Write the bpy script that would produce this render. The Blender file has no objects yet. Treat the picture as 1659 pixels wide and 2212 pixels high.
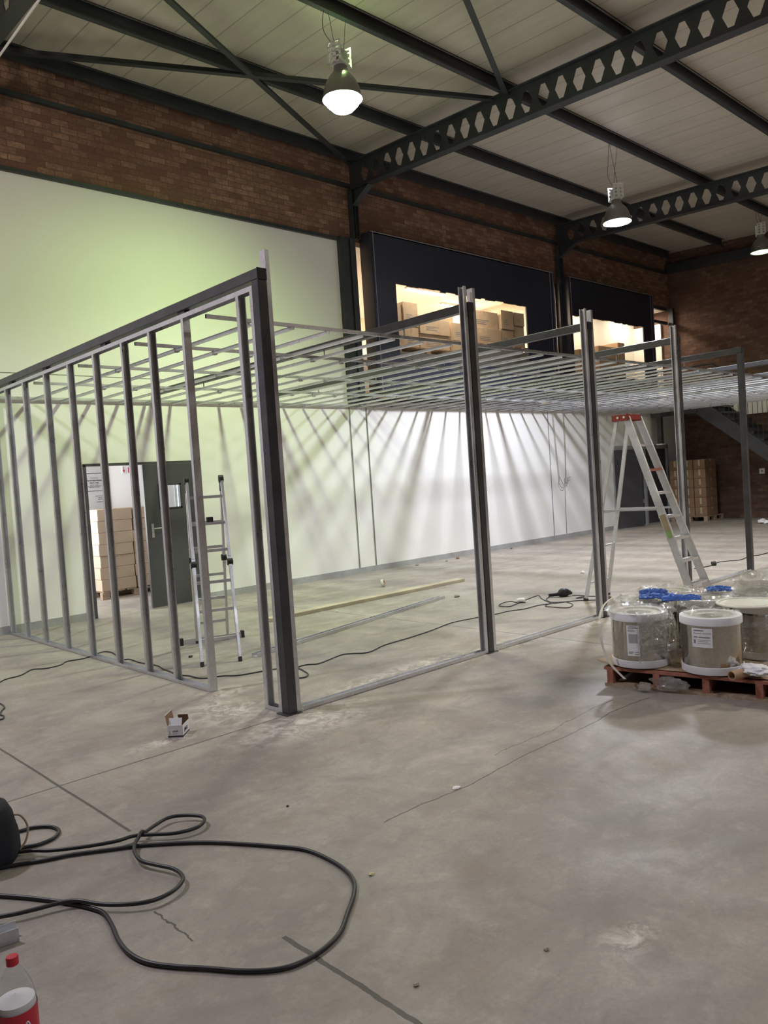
import bpy, math, random
from mathutils import Vector, Matrix, noise
random.seed(7)
PI = math.pi
scn = bpy.context.scene
col = scn.collection

# ---------------------------------------------------------------- camera
CAM_R = (-3.830, -2.210, 47.035)      # roll, pitch, heading from +X (degrees)
def make_camera():
    roll, pitch, yaw = [math.radians(a) for a in CAM_R]
    f = Vector((math.cos(pitch)*math.cos(yaw), math.cos(pitch)*math.sin(yaw), math.sin(pitch)))
    r = Vector((math.sin(yaw), -math.cos(yaw), 0)); u = r.cross(f)
    c, s = math.cos(roll), math.sin(roll)
    r2 = c*r + s*u; u2 = -s*r + c*u
    cam = bpy.data.objects.new('camera', bpy.data.cameras.new('camera'))
    cam.data.sensor_fit = 'AUTO'; cam.data.sensor_width = 36.0
    cam.data.lens = 1690.0*36.0/2212.0
    cam.data.clip_start = .05; cam.data.clip_end = 200
    m = Matrix((r2, u2, -f)).transposed().to_4x4(); m.translation = (0, 0, 1.6)
    cam.matrix_world = m
    col.objects.link(cam); scn.camera = cam
make_camera()

# ---------------------------------------------------------------- light and exposure
scn.view_settings.view_transform = 'Standard'
scn.view_settings.look = 'None'
scn.view_settings.exposure = 0.0
scn.view_settings.gamma = 1.0
scn.view_settings.use_curve_mapping = False
w = bpy.data.worlds.new('world'); scn.world = w; w.use_nodes = True
w.node_tree.nodes['Background'].inputs[0].default_value = (.80, .90, 1.0, 1)
w.node_tree.nodes['Background'].inputs[1].default_value = 3.0

def lamp(kind, name, loc, energy, color, size=.2, rot=(0, 0, 0), spot=None, blend=.3, sy=None):
    l = bpy.data.lights.new(name, kind); l.energy = energy; l.color = color
    if kind == 'AREA':
        l.size = size
        if sy: l.shape = 'RECTANGLE'; l.size_y = sy
    else: l.shadow_soft_size = size
    if spot: l.spot_size = math.radians(spot); l.spot_blend = blend
    o = bpy.data.objects.new(name, l); o.location = loc; o.rotation_euler = rot; col.objects.link(o); return o

GREEN = (.66, 1.0, .40); COOL = (.86, .90, 1.0); WARM = (1.0, .76, .54)
LAMPS = [  # x, y, rim z, light colour, down power, roof fill power
    (6.26, 6.96, 6.10, (.97, 1.0, .80), 560, 80),
    (12.36, 6.96, 5.74, COOL, 1850, 42),
    (18.57, 6.96, 6.17, (.75, .95, .6), 90, 2)]
for (x, y, z, c, p, sp) in LAMPS:
    lamp('SPOT', 'bay_lamp_light', (x, y, z-.13), p, c, .30, spot=142, blend=.5)
    lamp('POINT', 'added_roof_fill', (x, y, z+.52), sp, GREEN if x < 7 else c, .08)  # added point fill above each lamp; the near one tints the roof green
# added green spot at the near lamp, only to tint the long wall
lamp('SPOT', 'added_wall_tint', (6.26, 7.0, 5.98), 800, (.66, 1.0, .34), .2, rot=(math.radians(36), 0, math.radians(14)), spot=126, blend=1.0)
# the hall's other high bay lamps, behind and beside the photographer, then two added fills
lamp('SPOT', 'bay_lamp_light_behind', (12.36, -.6, 5.7), 1600, (1, .91, .80), .25, spot=145, blend=.5)
lamp('SPOT', 'bay_lamp_light_behind_left', (2.5, -2.6, 5.7), 420, (.86, .90, 1.0), .25, spot=150, blend=.5)
lamp('SPOT', 'bay_lamp_light_left', (-.3, 6.96, 5.9), 620, (.78, .80, 1.0), .2, spot=142, blend=.5)
lamp('POINT', 'added_fill_left', (-.3, 6.96, 6.0), 210, (1, .84, .78), .2)  # added point fill that lifts the upper left wall
lamp('POINT', 'added_fill_behind', (9.0, -.6, 6.0), 110, (1, .90, .78), .2)  # added point fill, no lamp hangs at this spot
# daylight through the store room windows
lamp('AREA', 'store_window_daylight', (3.55, 12.6, 1.6), 110, (.92, .95, 1), 1.4, (0, math.radians(-90), 0), sy=1.6)

# ---------------------------------------------------------------- mesh helpers
class MB:
    def __init__(s): s.v = []; s.f = []
    def add(s, vs, fs):
        b = len(s.v); s.v += [tuple(v) for v in vs]; s.f += [tuple(b+i for i in f) for f in fs]; return s
    def box(s, x0, x1, y0, y1, z0, z1):
        v = [(x, y, z) for z in (z0, z1) for y in (y0, y1) for x in (x0, x1)]
        return s.add(v, [(0, 2, 3, 1), (4, 5, 7, 6), (0, 1, 5, 4), (2, 6, 7, 3), (0, 4, 6, 2), (1, 3, 7, 5)])
    def obox(s, o, A, B, C, a, b, c):
        o, A, B, C = map(Vector, (o, A, B, C))
        v = [o+A*x+B*y+C*z for z in c for y in b for x in a]
        return s.add(v, [(0, 2, 3, 1), (4, 5, 7, 6), (0, 1, 5, 4), (2, 6, 7, 3), (0, 4, 6, 2), (1, 3, 7, 5)])
    def bar(s, p, q, w, h, up=(0, 0, 1)):
        p, q = Vector(p), Vector(q); a = (q-p); L = a.length; a.normalize()
        b = Vector(up).cross(a)
        if b.length < 1e-4: b = Vector((1, 0, 0))
        b.normalize(); c = a.cross(b)
        return s.obox(p, a, b, c, (0, L), (-w/2, w/2), (-h/2, h/2))
    def csec(s, o, axis, web, op, L, W, F, lip=.006, t=.0018):
        o = Vector(o)
        s.obox(o, axis, web, op, (0, L), (-W/2, W/2), (0, t))
        for g in (-1, 1):
            a, b = sorted((g*W/2, g*(W/2-t)))
            s.obox(o, axis, web, op, (0, L), (a, b), (t, F))
            if lip:
                a, b = sorted((g*(W/2-t), g*(W/2-t-lip)))
                s.obox(o, axis, web, op, (0, L), (a, b), (F-t, F))
        return s
    def tube(s, pts, r, n=8, cap=True, closed=False):
        pts = [Vector(p) for p in pts]; N = len(pts); rings = []
        prev = None
        for i, p in enumerate(pts):
            d = (pts[min(i+1, N-1)]-pts[max(i-1, 0)]).normalized()
            if prev is None:
                nrm = d.cross(Vector((0, 0, 1)))
                if nrm.length < 1e-3: nrm = d.cross(Vector((1, 0, 0)))
            else: nrm = prev-d*prev.dot(d)
            nrm.normalize(); prev = nrm; bn = d.cross(nrm)
            rr = r[i] if isinstance(r, (list, tuple)) else r
            rings.append([p+(nrm*math.cos(2*PI*k/n)+bn*math.sin(2*PI*k/n))*rr for k in range(n)])
        v = [x for g in rings for x in g]
        f = [(i*n+k, i*n+(k+1) % n, (i+1)*n+(k+1) % n, (i+1)*n+k) for i in range(N-1) for k in range(n)]
        if cap: f += [tuple(range(n-1, -1, -1)), tuple((N-1)*n+k for k in range(n))]
        return s.add(v, f)
    def lathe(s, prof, o=(0, 0, 0), n=40, sx=1, capb=False, capt=False):
        o = Vector(o); v = []
        for (r, z) in prof:
            for k in range(n): v.append(o+Vector((r*math.cos(2*PI*k/n), r*math.sin(2*PI*k/n)*sx, z)))
        N = len(prof)
        f = [(i*n+k, i*n+(k+1) % n, (i+1)*n+(k+1) % n, (i+1)*n+k) for i in range(N-1) for k in range(n)]
        if capb: f.append(tuple(range(n-1, -1, -1)))
        if capt: f.append(tuple((N-1)*n+k for k in range(n)))
        return s.add(v, f)
    def grid(s, fn, nu, nv):
        v = [fn(i/nu, j/nv) for j in range(nv+1) for i in range(nu+1)]
        f = [(j*(nu+1)+i, j*(nu+1)+i+1, (j+1)*(nu+1)+i+1, (j+1)*(nu+1)+i) for j in range(nv) for i in range(nu)]
        return s.add(v, f)
    def build(s, name, mat, parent=None, smooth=False, solid=0, bevel=0, loc=None):
        me = bpy.data.meshes.new(name); me.from_pydata(s.v, [], s.f)
        if loc is not None:
            me.transform(Matrix.Translation(-Vector(loc)))
        me.materials.append(mat); me.update()
        o = bpy.data.objects.new(name, me); col.objects.link(o)
        if smooth:
            me.polygons.foreach_set('use_smooth', [True]*len(me.polygons))
            try: me.set_sharp_from_angle(angle=math.radians(40))
            except Exception: pass
        if solid:
            m = o.modifiers.new('s', 'SOLIDIFY'); m.thickness = solid; m.offset = 0
        if bevel:
            m = o.modifiers.new('b', 'BEVEL'); m.width = bevel; m.segments = 2; m.limit_method = 'ANGLE'
        if parent is not None:
            o.parent = parent
            if loc is not None: o.location = Vector(loc)-parent.location
            else: o.matrix_parent_inverse = Matrix.Identity(4); o.location = -parent.location if abs(parent.rotation_euler.z) < 1e-9 else Vector((0, 0, 0))
        elif loc is not None: o.location = loc
        return o
def tag(o, label=None, cat=None, group=None, kind=None):
    if label: o['label'] = label
    if cat: o['category'] = cat
    if group: o['group'] = group
    if kind: o['kind'] = kind
    return o
def empty(name, loc, label, cat, group=None, rz=0, kind=None):
    o = bpy.data.objects.new(name, None); o.empty_display_size = .1
    o.location = loc; o.rotation_euler = (0, 0, rz); col.objects.link(o)
    return tag(o, label, cat, group, kind)
def copy_tree(o, parent=None):
    c = o.copy(); col.objects.link(c); c.parent = parent
    for ch in list(o.children): copy_tree(ch, c)
    return c
def smooth_path(P, k=6):
    P = [Vector(p) for p in P]; out = []
    for i in range(len(P)-1):
        p0, p1, p2, p3 = P[max(i-1, 0)], P[i], P[i+1], P[min(i+2, len(P)-1)]
        for j in range(k):
            t = j/k
            out.append(.5*((2*p1)+(p2-p0)*t+(2*p0-5*p1+4*p2-p3)*t*t+(3*p1-p0-3*p2+p3)*t**3))
    out.append(P[-1]); return out
def text(body, name, mat, loc, rot, size, parent=None, align='CENTER', ext=.0004, bold=0.0, rel=False):
    cu = bpy.data.curves.new(name, 'FONT'); cu.body = body; cu.size = size; cu.extrude = ext; cu.align_x = align; cu.offset = bold
    t = bpy.data.objects.new(name, cu); col.objects.link(t)
    dg = bpy.context.evaluated_depsgraph_get()
    me = bpy.data.meshes.new_from_object(t.evaluated_get(dg)); me.materials.clear(); me.materials.append(mat)
    bpy.data.objects.remove(t)
    o = bpy.data.objects.new(name, me); col.objects.link(o)
    o.rotation_euler = rot
    if parent is not None:
        o.parent = parent; o.location = Vector(loc) if rel else Vector(loc)-parent.location
    else: o.location = loc
    return o

# ---------------------------------------------------------------- materials
class NT:
    def __init__(s, name):
        s.m = bpy.data.materials.new(name); s.m.use_nodes = True; s.t = s.m.node_tree; s.n = s.t.nodes
        s.b = s.n['Principled BSDF']; s.out = s.n['Material Output']
    def new(s, typ, **kw):
        n = s.n.new(typ)
        for k, v in kw.items(): setattr(n, k, v)
        return n
    def link(s, a, b): s.t.links.new(a, b)
    def coord(s, scale=(1, 1, 1), rot=(0, 0, 0), world=False):
        if world:
            g = s.new('ShaderNodeNewGeometry').outputs['Position']
        else: g = s.new('ShaderNodeTexCoord').outputs['Object']
        mp = s.new('ShaderNodeMapping'); s.link(g, mp.inputs[0])
        mp.inputs['Scale'].default_value = scale; mp.inputs['Rotation'].default_value = rot
        return mp.outputs[0]
    def noise(s, vec, scale, detail=4, rough=.55, dist=0):
        n = s.new('ShaderNodeTexNoise'); s.link(vec, n.inputs['Vector'])
        n.inputs['Scale'].default_value = scale; n.inputs['Detail'].default_value = detail
        n.inputs['Roughness'].default_value = rough; n.inputs['Distortion'].default_value = dist
        return n.outputs['Fac']
    def ramp(s, fac, stops):
        r = s.new('ShaderNodeValToRGB'); s.link(fac, r.inputs[0]); e = r.color_ramp.elements
        while len(e) > 1: e.remove(e[-1])
        e[0].position = stops[0][0]; e[0].color = c4(stops[0][1])
        for p, c in stops[1:]:
            k = e.new(p); k.color = c4(c)
        return r.outputs[0]
    def mix(s, fac, a, b, mode='MIX'):
        m = s.new('ShaderNodeMix', data_type='RGBA', blend_type=mode)
        for i, x in ((0, fac), (6, a), (7, b)):
            if hasattr(x, 'node'): s.link(x, m.inputs[i])
            elif i == 0: m.inputs[0].default_value = x
            else: m.inputs[i].default_value = c4(x)
        return m.outputs[2]
    def math(s, op, a, b=None, c=None):
        m = s.new('ShaderNodeMath', operation=op)
        for i, x in enumerate((a, b, c)):
            if x is None: continue
            if hasattr(x, 'node'): s.link(x, m.inputs[i])
            else: m.inputs[i].default_value = x
        return m.outputs[0]
    def bump(s, h, strength=.3, dist=.01):
        b = s.new('ShaderNodeBump'); b.inputs['Strength'].default_value = strength; b.inputs['Distance'].default_value = dist
        s.link(h, b.inputs['Height']); s.link(b.outputs[0], s.b.inputs['Normal'])
def c4(c):
    if isinstance(c, (int, float)): c = (c, c, c)
    return (c[0], c[1], c[2], 1) if len(c) == 3 else c
def simple(name, c, rough=.6, metal=0, var=.12, nscale=6, bump=0, spec=None):
    t = NT(name); v = t.coord(world=True)
    n = t.noise(v, nscale, 5, .6)
    a = tuple(x*(1-var) for x in c4(c)[:3]); b = tuple(min(1, x*(1+var)) for x in c4(c)[:3])
    t.link(t.ramp(n, [(.3, a), (.7, b)]), t.b.inputs['Base Color'])
    t.b.inputs['Roughness'].default_value = rough; t.b.inputs['Metallic'].default_value = metal
    if spec is not None: t.b.inputs['Specular IOR Level'].default_value = spec
    if bump: t.bump(t.noise(v, nscale*8, 3), bump, .003)
    return t.m
def emit(name, c, s):
    t = NT(name); t.b.inputs['Base Color'].default_value = c4(c)
    t.b.inputs['Emission Color'].default_value = c4(c); t.b.inputs['Emission Strength'].default_value = s
    return t.m

def mat_concrete():
    t = NT('concrete'); v = t.coord(world=True)
    big = t.noise(v, .35, 5, .6, .4); mid = t.noise(v, 1.7, 8, .65, .6); fine = t.noise(v, 60, 3, .6)
    # trowel streaks running with the slab
    st = t.noise(t.coord(scale=(.8, 1.9, 1), rot=(0, 0, .3), world=True), 1.1, 7, .62, .8)
    c = t.mix(t.ramp(mid, [(.30, 0), (.72, 1)]), (.315, .280, .235), (.50, .46, .395))
    c = t.mix(t.ramp(big, [(.35, 0), (.7, .6)]), c, (.36, .35, .325))
    c = t.mix(t.ramp(st, [(.36, .5), (.56, 0)]), c, (.225, .205, .19))
    c = t.mix(t.ramp(t.noise(v, 7, 8, .7), [(.52, 0), (.72, .4)]), c, (.60, .56, .49))
    c = t.mix(t.ramp(t.noise(v, 4.2, 9, .72, 1.0), [(.50, 0), (.70, .45)]), c, (.20, .185, .17))
    c = t.mix(t.ramp(t.noise(v, 26, 6, .75), [(.52, 0), (.72, .35)]), c, (.22, .20, .18))
    c = t.mix(t.ramp(t.noise(v, 3.1, 6, .7, .3), [(.56, 0), (.72, .45)]), c, (.38, .28, .20))
    c = t.mix(t.ramp(fine, [(.35, .25), (.65, 0)]), c, (.25, .23, .2))
    sep = t.new('ShaderNodeSeparateXYZ'); t.link(v, sep.inputs[0]); X, Y = sep.outputs[0], sep.outputs[1]
    # plaster dust spilled on the slab around the post bases
    def blob(cx, cy, rx, ry):
        a = t.math('DIVIDE', t.math('SUBTRACT', X, cx), rx); b = t.math('DIVIDE', t.math('SUBTRACT', Y, cy), ry)
        d = t.math('SQRT', t.math('ADD', t.math('MULTIPLY', a, a), t.math('MULTIPLY', b, b)))
        return t.math('SUBTRACT', 1.0, d)
    m = None
    for bl in ((3.15, 4.32, .75, .42), (2.95, 5.0, .4, .5), (5.6, 4.62, 1.1, .22), (7.3, 4.45, .8, .2), (4.6, 4.72, 1.2, .22), (3.25, 5.5, .3, .2), (2.3, 1.4, .2, .1), (2.35, 4.75, .35, .12)):
        b = blob(*bl); m = b if m is None else t.math('MAXIMUM', m, b)
    dn = t.noise(v, 9, 9, .72, .8)
    dm = t.math('MULTIPLY', t.ramp(m, [(0, 0), (.7, 1)]), t.ramp(dn, [(.44, 0), (.60, .9)]))
    c = t.mix(dm, c, (.74, .70, .63))
    # sawn joints and cracks
    wob = t.math('MULTIPLY', t.math('SUBTRACT', t.noise(v, 1.2, 3), .5), .05)
    wob2 = t.math('MULTIPLY', t.math('SUBTRACT', t.noise(v, 14, 4), .5), .016)
    def line(coord, at, hw, w=None, lim=None):
        q = t.math('SUBTRACT', coord, at)
        if w is not None: q = t.math('ADD', q, w)
        q = t.math('LESS_THAN', t.math('ABSOLUTE', q), hw)
        if lim:
            o, lo, hi = lim
            q = t.math('MULTIPLY', q, t.math('MULTIPLY', t.math('GREATER_THAN', o, lo), t.math('LESS_THAN', o, hi)))
        return q
    J = [line(X, 1.565, .008, t.math('MULTIPLY', wob, .4), (Y, 3.62, 12)), line(Y, 4.535, .007, None, (X, -6, 3.1)),
         line(X, 6.19, .008), line(X, 1.532, .010, wob2, (Y, -5, 2.32)), line(Y, -1.5, .005), line(X, 10.9, .005), line(X, 15.6, .005), line(Y, 8.9, .004)]
    cr = [line(Y, 2.72, .004, t.math('ADD', t.math('MULTIPLY', wob, 3), wob2), (X, 2.4, 4.9)),
          line(X, 1.30, .004, t.math('MULTIPLY', wob2, 3), (Y, 2.55, 2.85)),
          line(Y, 2.86, .0025, t.math('ADD', t.math('MULTIPLY', wob, 3), t.math('MULTIPLY', wob2, 2)), (X, 3.4, 4.7))]
    jm = None
    for q in J+cr: jm = q if jm is None else t.math('MAXIMUM', jm, q)
    c = t.mix(1.0, c, (.90, .875, .87), 'MULTIPLY')
    c = t.mix(t.math('MULTIPLY', jm, .85), c, (.06, .055, .05))
    t.link(c, t.b.inputs['Base Color'])
    t.link(t.ramp(mid, [(.3, .62), (.7, .42)]), t.b.inputs['Roughness'])
    t.b.inputs['Specular IOR Level'].default_value = .35
    t.bump(t.math('SUBTRACT', t.math('ADD', t.math('MULTIPLY', fine, .3), mid), t.math('MULTIPLY', jm, 2)), .12, .004)
    return t.m
def mat_brick(name, rot, k=1.15):
    t = NT(name); v0 = t.coord(world=True); sp = t.new('ShaderNodeSeparateXYZ'); t.link(v0, sp.inputs[0])
    cb = t.new('ShaderNodeCombineXYZ'); t.link(sp.outputs[rot], cb.inputs[0]); t.link(sp.outputs[2], cb.inputs[1]); v = cb.outputs[0]
    def br(c1, c2, off):
        b = t.new('ShaderNodeTexBrick'); t.link(v, b.inputs['Vector'])
        b.inputs['Color1'].default_value = c4(c1); b.inputs['Color2'].default_value = c4(c2); b.inputs['Mortar'].default_value = c4((.10, .07, .055))
        b.inputs['Scale'].default_value = 1; b.inputs['Brick Width'].default_value = .235; b.inputs['Row Height'].default_value = .086
        b.inputs['Mortar Size'].default_value = .006; b.inputs['Mortar Smooth'].default_value = .3; b.inputs['Bias'].default_value = off
        return b
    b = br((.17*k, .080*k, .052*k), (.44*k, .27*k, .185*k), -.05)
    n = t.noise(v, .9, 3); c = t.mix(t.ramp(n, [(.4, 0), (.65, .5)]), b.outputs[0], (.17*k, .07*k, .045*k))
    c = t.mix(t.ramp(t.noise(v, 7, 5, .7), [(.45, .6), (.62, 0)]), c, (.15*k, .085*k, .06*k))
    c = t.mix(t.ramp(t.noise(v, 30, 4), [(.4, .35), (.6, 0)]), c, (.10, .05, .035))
    t.link(c, t.b.inputs['Base Color']); t.b.inputs['Roughness'].default_value = .85
    t.bump(t.math('SUBTRACT', 1.0, b.outputs['Fac']), .5, .006)
    return t.m
def mat_roof():
    t = NT('roof sheeting'); v = t.coord(world=True)
    sep = t.new('ShaderNodeSeparateXYZ'); t.link(v, sep.inputs[0])
    fr = t.math('FRACT', t.math('DIVIDE', sep.outputs[0], .45))
    seam = t.math('LESS_THAN', t.math('ABSOLUTE', t.math('SUBTRACT', fr, .5)), .02)
    n = t.noise(v, .8, 5, .6); n2 = t.noise(t.coord(scale=(3, .4, 1), world=True), 2.5, 5)
    c = t.mix(n, (.47, .42, .35), (.60, .55, .475))
    c = t.mix(t.ramp(n2, [(.4, .35), (.6, 0)]), c, (.42, .37, .30))
    c = t.mix(t.math('MULTIPLY', seam, .6), c, (.20, .17, .14))
    t.link(c, t.b.inputs['Base Color']); t.b.inputs['Roughness'].default_value = .55
    t.bump(t.math('SUBTRACT', n2, seam), .3, .02)
    return t.m
def mat_galv(name='galvanised steel', base=(.74, .75, .78), rough=.30, metal=.72):
    t = NT(name); v = t.coord(world=True)
    vo = t.new('ShaderNodeTexVoronoi'); t.link(v, vo.inputs['Vector']); vo.inputs['Scale'].default_value = 70
    c = t.mix(vo.outputs['Color'], tuple(x*.82 for x in base), base)
    c = t.mix(t.ramp(t.noise(v, 2.5, 5), [(.35, .4), (.65, 0)]), c, tuple(x*.6 for x in base))
    t.link(c, t.b.inputs['Base Color']); t.b.inputs['Metallic'].default_value = metal
    t.link(t.ramp(t.noise(v, 5, 4), [(.3, rough-.06), (.7, rough+.14)]), t.b.inputs['Roughness'])
    return t.m
def mat_film():
    t = NT('stretch film'); v = t.coord(world=True)
    n = t.noise(v, 16, 7, .7, 1.6); n2 = t.noise(t.coord(scale=(1, 1, 3), world=True), 50, 4, .6, 2)
    bp = t.new('ShaderNodeBump'); bp.inputs['Strength'].default_value = 1; bp.inputs['Distance'].default_value = .045
    t.link(t.math('ADD', n, t.math('MULTIPLY', n2, .4)), bp.inputs['Height'])
    g = t.new('ShaderNodeBsdfGlossy'); g.inputs['Roughness'].default_value = .10; g.inputs['Color'].default_value = (1, 1, 1, 1); t.link(bp.outputs[0], g.inputs['Normal'])
    d = t.new('ShaderNodeBsdfDiffuse'); d.inputs['Color'].default_value = (.86, .84, .78, 1)
    tr = t.new('ShaderNodeBsdfTransparent'); tr.inputs['Color'].default_value = (.97, .97, .95, 1)
    lw = t.new('ShaderNodeLayerWeight'); lw.inputs[0].default_value = .5; t.link(bp.outputs[0], lw.inputs['Normal']); frv = t.math('POWER', lw.outputs['Facing'], 3.0)
    a = t.new('ShaderNodeMixShader'); t.link(t.ramp(n, [(.42, .05), (.72, .42)]), a.inputs[0]); t.link(tr.outputs[0], a.inputs[1]); t.link(d.outputs[0], a.inputs[2])
    b = t.new('ShaderNodeMixShader'); t.link(t.math('ADD', t.math('MULTIPLY', frv, .8), .17), b.inputs[0]); t.link(a.outputs[0], b.inputs[1]); t.link(g.outputs[0], b.inputs[2])
    t.link(b.outputs[0], t.out.inputs['Surface'])
    return t.m
def mat_glass(name='clear glass', tint=(.95, .97, .97)):
    t = NT(name)
    g = t.new('ShaderNodeBsdfGlossy'); g.inputs['Roughness'].default_value = .03
    tr = t.new('ShaderNodeBsdfTransparent'); tr.inputs['Color'].default_value = c4(tint)
    lw = t.new('ShaderNodeLayerWeight'); lw.inputs[0].default_value = .5; frv = t.math('ADD', t.math('MULTIPLY', t.math('POWER', lw.outputs['Facing'], 4.0), .7), .03)
    b = t.new('ShaderNodeMixShader'); t.link(frv, b.inputs[0]); t.link(tr.outputs[0], b.inputs[1]); t.link(g.outputs[0], b.inputs[2])
    t.link(b.outputs[0], t.out.inputs['Surface']); return t.m
def mat_wood(name, a, b, sc=(1, 12, 12)):
    t = NT(name); v = t.coord(scale=sc)
    n = t.noise(v, 3, 6, .6, .5)
    t.link(t.ramp(n, [(.3, a), (.7, b)]), t.b.inputs['Base Color']); t.b.inputs['Roughness'].default_value = .7
    t.bump(n, .2, .003); return t.m

M = dict(
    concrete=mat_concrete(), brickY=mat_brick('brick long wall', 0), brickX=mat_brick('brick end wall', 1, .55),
    roof=mat_roof(), white=simple('white paint', (.85, .83, .81), .6, 0, .02, .6, .04), galv=mat_galv(), coil=mat_galv('coil steel', (.56, .54, .50), .11, 1.0),
    black=simple('black painted steel', (.045, .045, .05), .38, 0, .3, 5, .05), struct=simple('dark green grey steel', (.032, .036, .040), .5, 0, .25, 3),
    skirt=simple('grey skirting', (.36, .36, .36), .5), navy=simple('navy board', (.022, .024, .040), .42, 0, .12, 2), trim=simple('pale edging', (.30, .30, .34), .4),
    door=simple('grey door paint', (.075, .072, .080), .42, 0, .1, 3), alu=mat_galv('aluminium', (.78, .78, .80), .33), red=simple('red plastic', (.26, .03, .02), .5),
    rubber=simple('black rubber', (.02, .02, .022), .55), cable=simple('black cable', (.022, .022, .024), .42, 0, .3, 20), cloth=simple('navy black fabric', (.012, .012, .018), .9, 0, .2, 30, .3),
    card=simple('brown cardboard', (.42, .28, .17), .85, 0, .12, 4, .05), carddark=simple('cardboard inner and stair shade', (.25, .15, .09), .9, 0, .15, 8), cardpale=simple('pale cardboard', (.50, .39, .28), .8, 0, .1, 4),
    tape=simple('parcel tape', (.45, .36, .24), .3), foam=simple('white foam edge', (.78, .78, .80), .6, 0, .04, 8), cream=simple('cream plastic', (.72, .70, .60), .35, 0, .05, 8),
    paper=simple('white paper', (.80, .80, .82), .7, 0, .03, 8), ink=simple('black ink', (.02, .02, .025), .6), greyink=simple('grey ink', (.22, .22, .24), .6),
    blue=simple('blue nitrile', (.045, .14, .52), .55, 0, .25, 12, .2), kraft=simple('kraft paper', (.42, .31, .20), .85, 0, .1, 6), palletred=mat_wood('red stained wood', (.26, .09, .06), (.42, .17, .11)),
    palletwood=mat_wood('raw pallet wood', (.28, .20, .13), (.46, .35, .24)), plank=mat_wood('pine plank', (.36, .31, .22), (.50, .44, .34)), film=mat_film(), glass=mat_glass(),
    pet=mat_glass('clear bottle plastic', (.93, .95, .95)), sugar=simple('white powder', (.74, .70, .70), .9, 0, .03, 30), sign=simple('grey sign board', (.40, .39, .38), .5, 0, .03, 3),
    cream_wall=simple('cream room paint', (.72, .66, .56), .7, 0, .02, 1), bell=mat_galv('lamp reflector', (.35, .34, .33), .35, .9), gear=simple('white gear box', (.72, .72, .70), .5), cord=simple('pale cord', (.30, .28, .24), .7),
    redlabel=simple('red label', (.50, .02, .04), .4), rust=simple('red oxide', (.26, .09, .06), .7), grass=simple('grass outside', (.30, .48, .10), .9), debris=simple('wood scrap', (.34, .30, .25), .8), yellow=simple('yellow chip', (.75, .66, .38), .8), palelabel=simple('yellow label', (.40, .32, .20), .5), green=simple('green sticker', (.30, .50, .16), .5))
M['bulb_g'] = emit('lamp glow green', (.86, 1, .74), 60); M['bulb_c'] = emit('lamp glow cool', (.88, .93, 1), 40); M['bulb_d'] = emit('lamp glow dim', (.72, .95, .60), 1.6); M['tube_w'] = emit('warm tube glow', (1, .80, .52), 45)

# ---------------------------------------------------------------- the hall
YW = 10.5; XE = 21.2; XL = -7.0; YB = -9.0
BS = .047; 
def bot(y): return 6.27+BS*y        # underside of the roof beams
def top(y): return 6.715+BS*y       # top of the roof beams
def roofz(y): return top(y)+.21
st = lambda o: tag(o, kind='structure')
st(MB().box(XL, XE, YB, 15.2, -.2, 0).build('floor', M['concrete']))
mb = MB()
mb.obox((0, 0, 0), (1, 0, 0), (0, 1, BS), (0, 0, 1), (XL, XE), (YB, YW+.1), (roofz(0), roofz(0)+.1))
st(mb.build('ceiling', M['roof']))
# long wall: plaster with two door openings, white board above, brick on top
D1 = (4.30, 5.97, 2.09); D2 = (17.78, 20.62, 2.09)
mb = MB(); W0, W1 = YW, YW+.11
mb.box(XL, D1[0], W0, W1, 0, 3.06).box(D1[0], D1[1], W0, W1, D1[2], 3.06).box(D1[1], D2[0], W0, W1, 0, 3.06).box(D2[0], D2[1], W0, W1, D2[2], 3.06).box(D2[1], XE, W0, W1, 0, 3.06)
st(mb.build('wall_back', M['white']))
st(MB().box(XL, 9.1, W0-.002, W1, 3.30, 5.86).box(XL, 9.1, W0, W1, 3.06, 3.3).build('wall_back_upper', M['white']))
st(MB().box(XL, XE, W0, W1+.12, 5.90, 7.6).build('wall_back_brick', M['brickY']))
st(MB().box(XE, XE+.2, YB, 15.2, 0, 7.6).build('wall_end', M['brickX']))
st(MB().box(XL-.2, XL, YB, YW, 0, 7.6).build('wall_left', M['brickX']))
st(MB().box(XL, XE, YB-.2, YB, 0, 7.6).build('wall_front', M['brickY']))
mb = MB().box(XL, D1[0], YW-.012, YW, 0, .10).box(D1[1], D2[0], YW-.012, YW, 0, .10)
st(mb.build('baseboard_back', M['skirt']))
st(MB().box(XL, 9.1, YW-.06, YW, 5.86, 5.91).build('trim_1', M['struct']))
st(MB().box(9.08, 9.29, YW-.10, YW+.1, 3.02, 5.93).build('trim_2', M['struct']))
st(MB().box(XL, 5.6, YW-.004, YW, 3.298, 3.306).build('trim_3', M['greyink']))
st(MB().box(9.3, XE, YW-.05, YW+.3, 3.06, 3.12).build('trim_4', M['struct']))
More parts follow.
